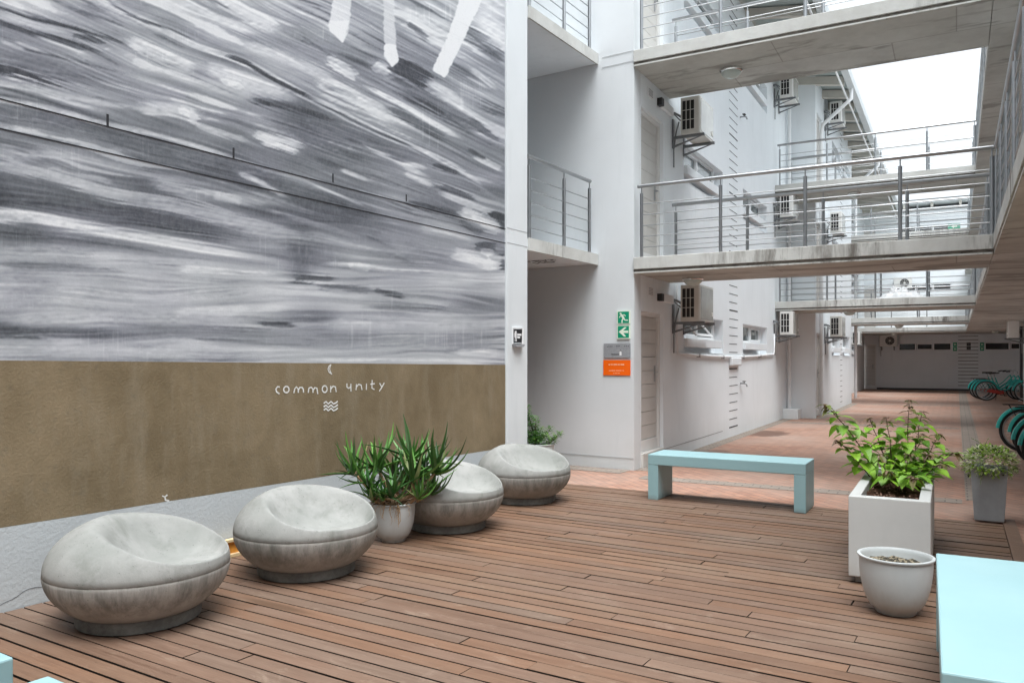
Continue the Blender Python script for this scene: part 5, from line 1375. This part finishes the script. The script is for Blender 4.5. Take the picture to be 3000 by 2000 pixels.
sgn_poly([[(2106,722),(2122,694),(2138,722),(2130,726),(2122,712),(2112,726)],[(1972,760),(2100,764),(2100,776),(1972,776)]],.0105,M['mark_grey'],'dark_mark',t,O)
sgn_poly([[(x,y),(x+16,y),(x+16,y+14),(x,y+14)] for x,y in [(1900,640),(1924,636),(1948,634),(1972,634),(2050,630),(2074,628),(2098,628),(2180,630),(2210,628),(2240,630)]],.0095,M['mark_grey'],'text_line',t,O)
cc=SW(*z3(2058,988)); O=m2w(cc[0],YS,cc[2]); t=thing('orange_sign','bright orange sign with two faint pale text lines','sign',O)
a=z3(1838,866); c=z3(2282,1112); sgn_rect(a[0],a[1],c[0],c[1],.001,M['sign_orange'],'plate',t,O,.006)
def words(x0,x1,y,h,seed):
    r=random.Random(seed); out=[]; x=x0
    while x<x1:
        w=r.uniform(9,16); out.append([(x,y),(min(x+w,x1),y),(min(x+w,x1),y+h*r.uniform(.8,1)),(x,y+h*r.uniform(.8,1))]); x+=w+r.choice((4,4,4,13))
    return out
sgn_poly(words(1925,2182,928,24,1)+words(1930,2185,1032,12,2)+words(2005,2105,1074,12,3),.0075,M['sign_orange_text'],'text_line',t,O)
# black pictogram sign on the pillar (it faces the deck, tilted in its bracket)
XP=XW+.022
def PZ(x,y,off=0.0):
    p=on_MX(1440+x/Z,900+y/Z,XP+off); return m2w(*p)
pc=PZ(420,490); t=thing('pictogram_sign','small black pictogram sign in a pale holder on the white pillar','sign',pc)
def pp(poly,off,th,mat,name):
    b=MB(); b.prism([PZ(x,y,off) for x,y in poly],Vector(m2w(1,0,0))*th); return b.build(name,mat,t,off=pc)
pp([(338,325),(505,338),(505,600),(338,600)],.001,.016,M['sign_white'],'backing')
pp([(360,345),(498,345),(492,598),(360,598)],.0185,.004,M['sign_black'],'panel')
pp([(334,606),(490,610),(470,650),(345,648)],.001,.05,M['sign_grey'],'holder')
b=MB()
def pst(pts,w): b.ribbon([PZ(x,y,.0232) for x,y in pts],w,m2w(1,0,0))
pst([(396,430),(396,490)],.030); pst([(388,488),(388,555)],.012); pst([(406,488),(408,555)],.012); pst([(376,425),(374,485)],.009); pst([(416,425),(418,485)],.009)
pst([(430,448),(486,450)],.022); pst([(430,492),(462,493)],.022); pst([(366,352),(494,352)],.006); pst([(366,588),(490,588)],.006)
pst([(388,402),(406,402)],.020); b.build('pictogram',M['sign_white'],t,off=pc,recalc=False)
# small vents and boxes above the doors
for i,(z,lab) in enumerate(((2.30,'small louvred vent above the ground floor door'),(4.95,'small louvred vent above the first floor door'))):
    t=thing('wall_vent',lab,'vent',(XA,10.2,z)); b=MB(); b.box(.001,.012,-.10,.10,-.06,.06); b.build('frame',M['white_trim'],t)
    b=MB()
    for k in range(5): b.box(.0125,.016,-.08,.08,-.045+.02*k,-.037+.02*k)
    b.build('louvres',M['sign_grey'],t)
# exit signs and black plates on the end wall
def EW(px,py): return on_Y(px,py,YEnd)
for i,(x0,x1,y0,y1,mat,lab) in enumerate(((2792,2804,1003,1028,'sign_green','dark green exit sign pair left of the slot courses on the end wall'),(2871,2883,1003,1027,'sign_green','dark green exit sign pair right of the slot courses on the end wall'),(2832,2844,1003,1024,'sign_black','black sign pair over the slot courses on the end wall'))):
    a=EW(x0,y1); c=EW(x1,y0); O=((a[0]+c[0])/2,YEnd,(a[2]+c[2])/2); t=thing('wall_sign',lab,'sign',O); zm=(a[2]+c[2])/2
    for (z0,z1) in ((a[2],zm-.008),(zm+.008,c[2])):
        b=MB(); b.box(a[0],c[0],YEnd-.012,YEnd-.0015 if mat!='sign_black' else YEnd-.005,z0,z1); pn=b.build('panel',M[mat],t,off=O)
        b=MB(); zc=(z0+z1)/2; xc=(a[0]+c[0])/2
        if mat=='sign_green': b.prism([(xc-.05,YEnd-.0125,zc),(xc+.0,YEnd-.0125,zc+.05),(xc+.0,YEnd-.0125,zc+.02),(xc+.05,YEnd-.0125,zc+.02),(xc+.05,YEnd-.0125,zc-.02),(xc,YEnd-.0125,zc-.02),(xc,YEnd-.0125,zc-.05)],(0,-.001,0))
        else: b.prism([(xc+.04*math.cos(2*math.pi*k/16),YEnd-.0125,zc+.04*math.sin(2*math.pi*k/16)) for k in range(16)],(0,-.001,0))
        b.build('symbol',M['sign_pale' if mat=='sign_green' else 'mark_grey'],pn,off=O)
t=thing('hanging_exit_sign','tiny green exit sign at first floor level on the end wall','sign',EW(2795,664)); b=MB(); b.box(-.24,.24,-.03,-.001,-.12,.12); b.build('panel',M['sign_green'],t); b=MB(); b.prism([(-.12,-.0305,0),(0,-.0305,.07),(0,-.0305,.03),(.12,-.0305,.03),(.12,-.0305,-.03),(0,-.0305,-.03),(0,-.0305,-.07)],(0,-.001,0)); b.build('symbol',M['sign_pale'],t)
# heap of white plastic on the second bridge
pb=(-1.05,18.95,2.683); t=thing('plastic_heap','crumpled heap of white plastic sheeting behind the railing of the second footbridge','plastic sheet',pb)
b=MB(); n=22; vs=[]; r_=np.random.default_rng(5)
for i in range(n+1):
    for j in range(n+1):
        x=(i/n-.5)*1.0; y=(j/n-.5)*.42; rr=max(0,1-(x/.5)**2)*max(0,1-(y/.21)**2); pk=.20*math.exp(-((x+.12)/.16)**2)+.15*math.exp(-((x-.10)/.10)**2)+.10*math.exp(-((x-.30)/.10)**2)+.05*math.sin(x*31+y*17)
        vs.append((x,y,rr**.4*max(.01,pk+.07*(r_.random()-.3))+.002))
b.add(vs,[(i*(n+1)+j,(i+1)*(n+1)+j,(i+1)*(n+1)+j+1,i*(n+1)+j+1) for i in range(n) for j in range(n)]); b.build('sheet',M['plastic_bag'],t,smooth=True,auto=35)
# steel post under the walkway, by the far bicycles
pp_=cam2w((2992-1500)/2330*26.7,26.7); t=thing('steel_post','thin black steel post under the walkway beside the far bicycles','post',(pp_[0],pp_[1],-.025))
b=MB(); b.tube([(0,0,.1),(0,0,1.2),(0,0,2.50)],.045,16); b.build('shaft',M['dark_metal'],t,smooth=True,auto=40); b=MB(); b.box(-.09,.09,-.09,.09,0,.012); b.lathe([(.045,.0),(.07,.013),(.06,.10),(.045,.101)],20); b.build('base',M['gutter_grey'],t)
# ================================================================ bicycles
def make_bike():
    t=thing('bicycle','','bicycle',(0,0,0),0,'parked turquoise bicycles under the walkway'); rw=.335; wb=1.12
    def wheel(x):
        w=MB(); w.tube([(x+(rw-.024)*math.cos(2*math.pi*k/48),0,rw+(rw-.024)*math.sin(2*math.pi*k/48)) for k in range(49)],.024,10,caps=False); ty=w.build('wheel',M['rubber'],t,smooth=True)
        r=MB(); r.tube([(x+(rw-.056)*math.cos(2*math.pi*k/48),0,rw+(rw-.056)*math.sin(2*math.pi*k/48)) for k in range(49)],.013,8,caps=False); r.build('rim',M['rim_grey'],ty,smooth=True)
        s=MB()
        for k in range(28):
            a=2*math.pi*k/28; s.tube([(x+.02*math.cos(a+.5),.02*(-1)**k,rw+.02*math.sin(a+.5)),(x+(rw-.06)*math.cos(a),0,rw+(rw-.06)*math.sin(a))],.0016,4)
        s.tube([(x,-.05,rw),(x,0,rw),(x,.05,rw)],.024,10); s.build('spokes',M['rim_grey'],ty)
        f=MB(); a0,a1=(R(0),R(176)) if x<.5 else (R(25),R(175)); prof=[]; n=26      # mudguard: curved strip
        for i in range(n+1):
            a=a0+(a1-a0)*i/n
            for (dr,dy) in ((-.006,-.036),(.030,-.034),(.040,-.014),(.040,.014),(.030,.034),(-.006,.036)): prof.append((x+(rw+dr)*math.cos(a),dy,rw+(rw+dr)*math.sin(a)))
        f.add(prof,[(6*i+k,6*i+k+1,6*i+6+k+1,6*i+6+k) for i in range(n) for k in range(5)]); f.build('mudguard',M['teal_bike'],ty,smooth=True)
    wheel(0); wheel(wb)
    F=MB(); bb=(.43,0,.29); seat=(.26,0,.78); head=(.92,0,.86); hd2=(.965,0,.70)
    F.tube([bb,(.36,0,.5),seat],.017,10); F.tube([hd2,(.75,0,.52),(.56,0,.36),bb],.019,10); F.tube([head,(.70,0,.60),(.50,0,.44),(.39,0,.40)],.016,10); F.tube([head,(.945,0,.78),hd2],.022,10)
    for y in (-.055,.055):
        F.tube([(0,y,rw),(.2,y*.7,.31),bb],.010,8); F.tube([(0,y,rw),(.15,y*.7,.52),(.30,0,.66)],.009,8); F.tube([hd2,(1.02,y*.8,.60),(wb,y,rw)],.012,8)
    F.build('frame',M['teal_bike'],t,smooth=True,auto=60)
    h=MB(); h.tube([(.90,0,.93),(.885,0,1.0)],.014,8); h.tube([(.66,-.33,1.0),(.80,-.28,1.04),(.90,-.10,1.0),(.89,0,1.0),(.90,.10,1.0),(.80,.28,1.04),(.66,.33,1.0)],.012,8); hb=h.build('handlebar',M['rim_grey'],t,smooth=True)
    for y in (-1,1):
        g=MB(); g.tube([(.58,y*.345,.985),(.69,y*.325,1.005)],.019,8); g.build('grip',M['black'],hb,smooth=True)
    s=MB(); s.tube([(.255,0,.79),(.225,0,.90)],.013,8)
    sv=[]; n=14
    for i in range(n+1):
        u=i/n; x=.08+.30*u; w=.115*(1-u)**.7+.022
        for k in range(8):
            a=2*math.pi*k/8; sv.append((x,w*math.cos(a),.925+.020*u+.026*math.sin(a)*(1.2-.5*u)))
    s2=MB(); s2.add(sv,[(8*i+k,8*i+(k+1)%8,8*i+8+(k+1)%8,8*i+8+k) for i in range(n) for k in range(8)]+[tuple(range(7,-1,-1)),tuple(range(8*n,8*n+8))]); s2.build('saddle',M['black'],t,smooth=True,auto=60); s.build('seat_post',M['rim_grey'],t,smooth=True)
    c=MB(); c.prism([(.02,-.075,.36),(.40,-.075,.37),(.52,-.075,.33),(.52,-.075,.25),(.40,-.075,.23),(.02,-.075,.30)],(0,.012,0)); c.build('chain_guard',M['red_paint'],t,bevel=.004)
    p=MB(); p.tube([(.43,-.10,.29),(.43,.10,.29)],.014,8)
    for sg in (-1,1):
        p.tube([(.43,sg*.10,.29),(.43+.12*sg,sg*.105,.29-.12*sg)],.010,8); p.box(.43+.12*sg-.045,.43+.12*sg+.045,sg*.11,sg*.20 if sg>0 else sg*.11+.0,.29-.12*sg-.01,.29-.12*sg+.01) if sg>0 else p.box(.31-.045,.31+.045,-.20,-.11,.40,.42)
    p.build('crank',M['dark_metal'],t,smooth=True,auto=40)
    k=MB(); k.tube([(.30,.06,.28),(.27,.14,.02)],.008,6); k.build('kickstand',M['dark_metal'],t)
    r=MB(); r.box(-.28,.18,-.06,-.045,.715,.73); r.box(-.28,.18,.045,.06,.715,.73)
    for x in (-.27,-.12,.03,.165): r.box(x,x+.012,-.0445,.0445,.716,.729)
    r.tube([(-.2,-.05,.715),(0,-.06,.36)],.006,6); r.tube([(-.2,.05,.715),(0,.06,.36)],.006,6); r.build('carrier',M['dark_metal'],t)
    return t
bk=make_bike()
near=[(14.35,.90,'farthest of the four turquoise bicycles cropped by the right edge'),(13.62,1.02,'turquoise bicycle second from the back in the near row'),(12.42,1.00,'turquoise bicycle third from the back in the near row'),(11.62,1.03,'nearest turquoise bicycle at the right edge')]
for i,(y,x,lab) in enumerate(near):
    rz=R((2,-3,3,-1)[i])
    if i==0: bk.location=(x,y,-.025); bk.rotation_euler=(0,0,rz); bk['label']=lab
    else: dup(bk,(x,y,-.025),rz,lab)
for i,(y,x,lab) in enumerate(((31.4,.88,'front distant turquoise bicycle with red chain guard by the black post'),(32.1,.80,'middle distant turquoise bicycle in the far row'),(32.8,.72,'rearmost distant turquoise bicycle nearest the end wall'))):
    dup(bk,(x,y,-.025),R((-4,-2,-5)[i]),lab)
# ================================================================ daylight and camera
w=bpy.data.worlds.new('World'); S.world=w; w.use_nodes=True; nt=w.node_tree
bg=nt.nodes['Background']; sky=nt.nodes.new('ShaderNodeTexSky'); sky.sky_type='NISHITA'; sky.sun_disc=False
EL,AZ=R(72),R(140)                 # sun high, behind and a little right of the camera
sky.sun_elevation=EL; sky.air_density=1.0; sky.dust_density=4.0; sky.ozone_density=.3; sky.sun_rotation=AZ
hs=nt.nodes.new('ShaderNodeHueSaturation'); hs.inputs['Saturation'].default_value=.06
nt.links.new(sky.outputs[0],hs.inputs['Color']); tn=nt.nodes.new('ShaderNodeMix'); tn.data_type='RGBA'; tn.blend_type='MULTIPLY'; tn.inputs[0].default_value=1; tn.inputs[7].default_value=(.935,1.0,1.05,1)   # veiled, slightly cool overcast
tcw=nt.nodes.new('ShaderNodeTexCoord'); cn=nt.nodes.new('ShaderNodeTexNoise'); cn.inputs['Scale'].default_value=3.2; cn.inputs['Detail'].default_value=6; cn.inputs['Roughness'].default_value=.55
cr=nt.nodes.new('ShaderNodeMapRange'); cr.inputs['From Min'].default_value=.35; cr.inputs['From Max'].default_value=.65; cr.inputs['To Min'].default_value=.86; cr.inputs['To Max'].default_value=1.06
cm=nt.nodes.new('ShaderNodeMix'); cm.data_type='RGBA'; cm.blend_type='MULTIPLY'; cm.inputs[0].default_value=1
nt.links.new(tcw.outputs['Generated'],cn.inputs['Vector']); nt.links.new(cn.outputs['Fac'],cr.inputs['Value']); nt.links.new(hs.outputs[0],cm.inputs[6]); nt.links.new(cr.outputs[0],cm.inputs[7]); nt.links.new(cm.outputs[2],tn.inputs[6]); nt.links.new(tn.outputs[2],bg.inputs['Color']); bg.inputs['Strength'].default_value=.115
sl=bpy.data.lights.new('sun','SUN'); sl.energy=1.3; sl.angle=R(50); sl.color=(1,.995,.975)
so=bpy.data.objects.new('sun',sl); COL.objects.link(so)
sd=Vector((math.sin(AZ)*math.cos(EL),math.cos(AZ)*math.cos(EL),math.sin(EL)))
so.rotation_euler=sd.to_track_quat('Z','Y').to_euler()
cam=bpy.data.cameras.new('camera'); co=bpy.data.objects.new('camera',cam); COL.objects.link(co)
co.location=(0,0,EYE); co.rotation_euler=(R(90),0,TH); cam.sensor_width=36; cam.lens=36*FPX/3000; cam.shift_y=(HY-1000)/3000
cam.clip_start=.05; cam.clip_end=1000; S.camera=co
S.view_settings.view_transform='Standard'; S.view_settings.look='None'; S.view_settings.gamma=1; S.view_settings.exposure=1.62
c=S.cycles; c.use_denoising=True; c.max_bounces=14; c.diffuse_bounces=7; c.glossy_bounces=4; c.transmission_bounces=4; c.sample_clamp_indirect=8
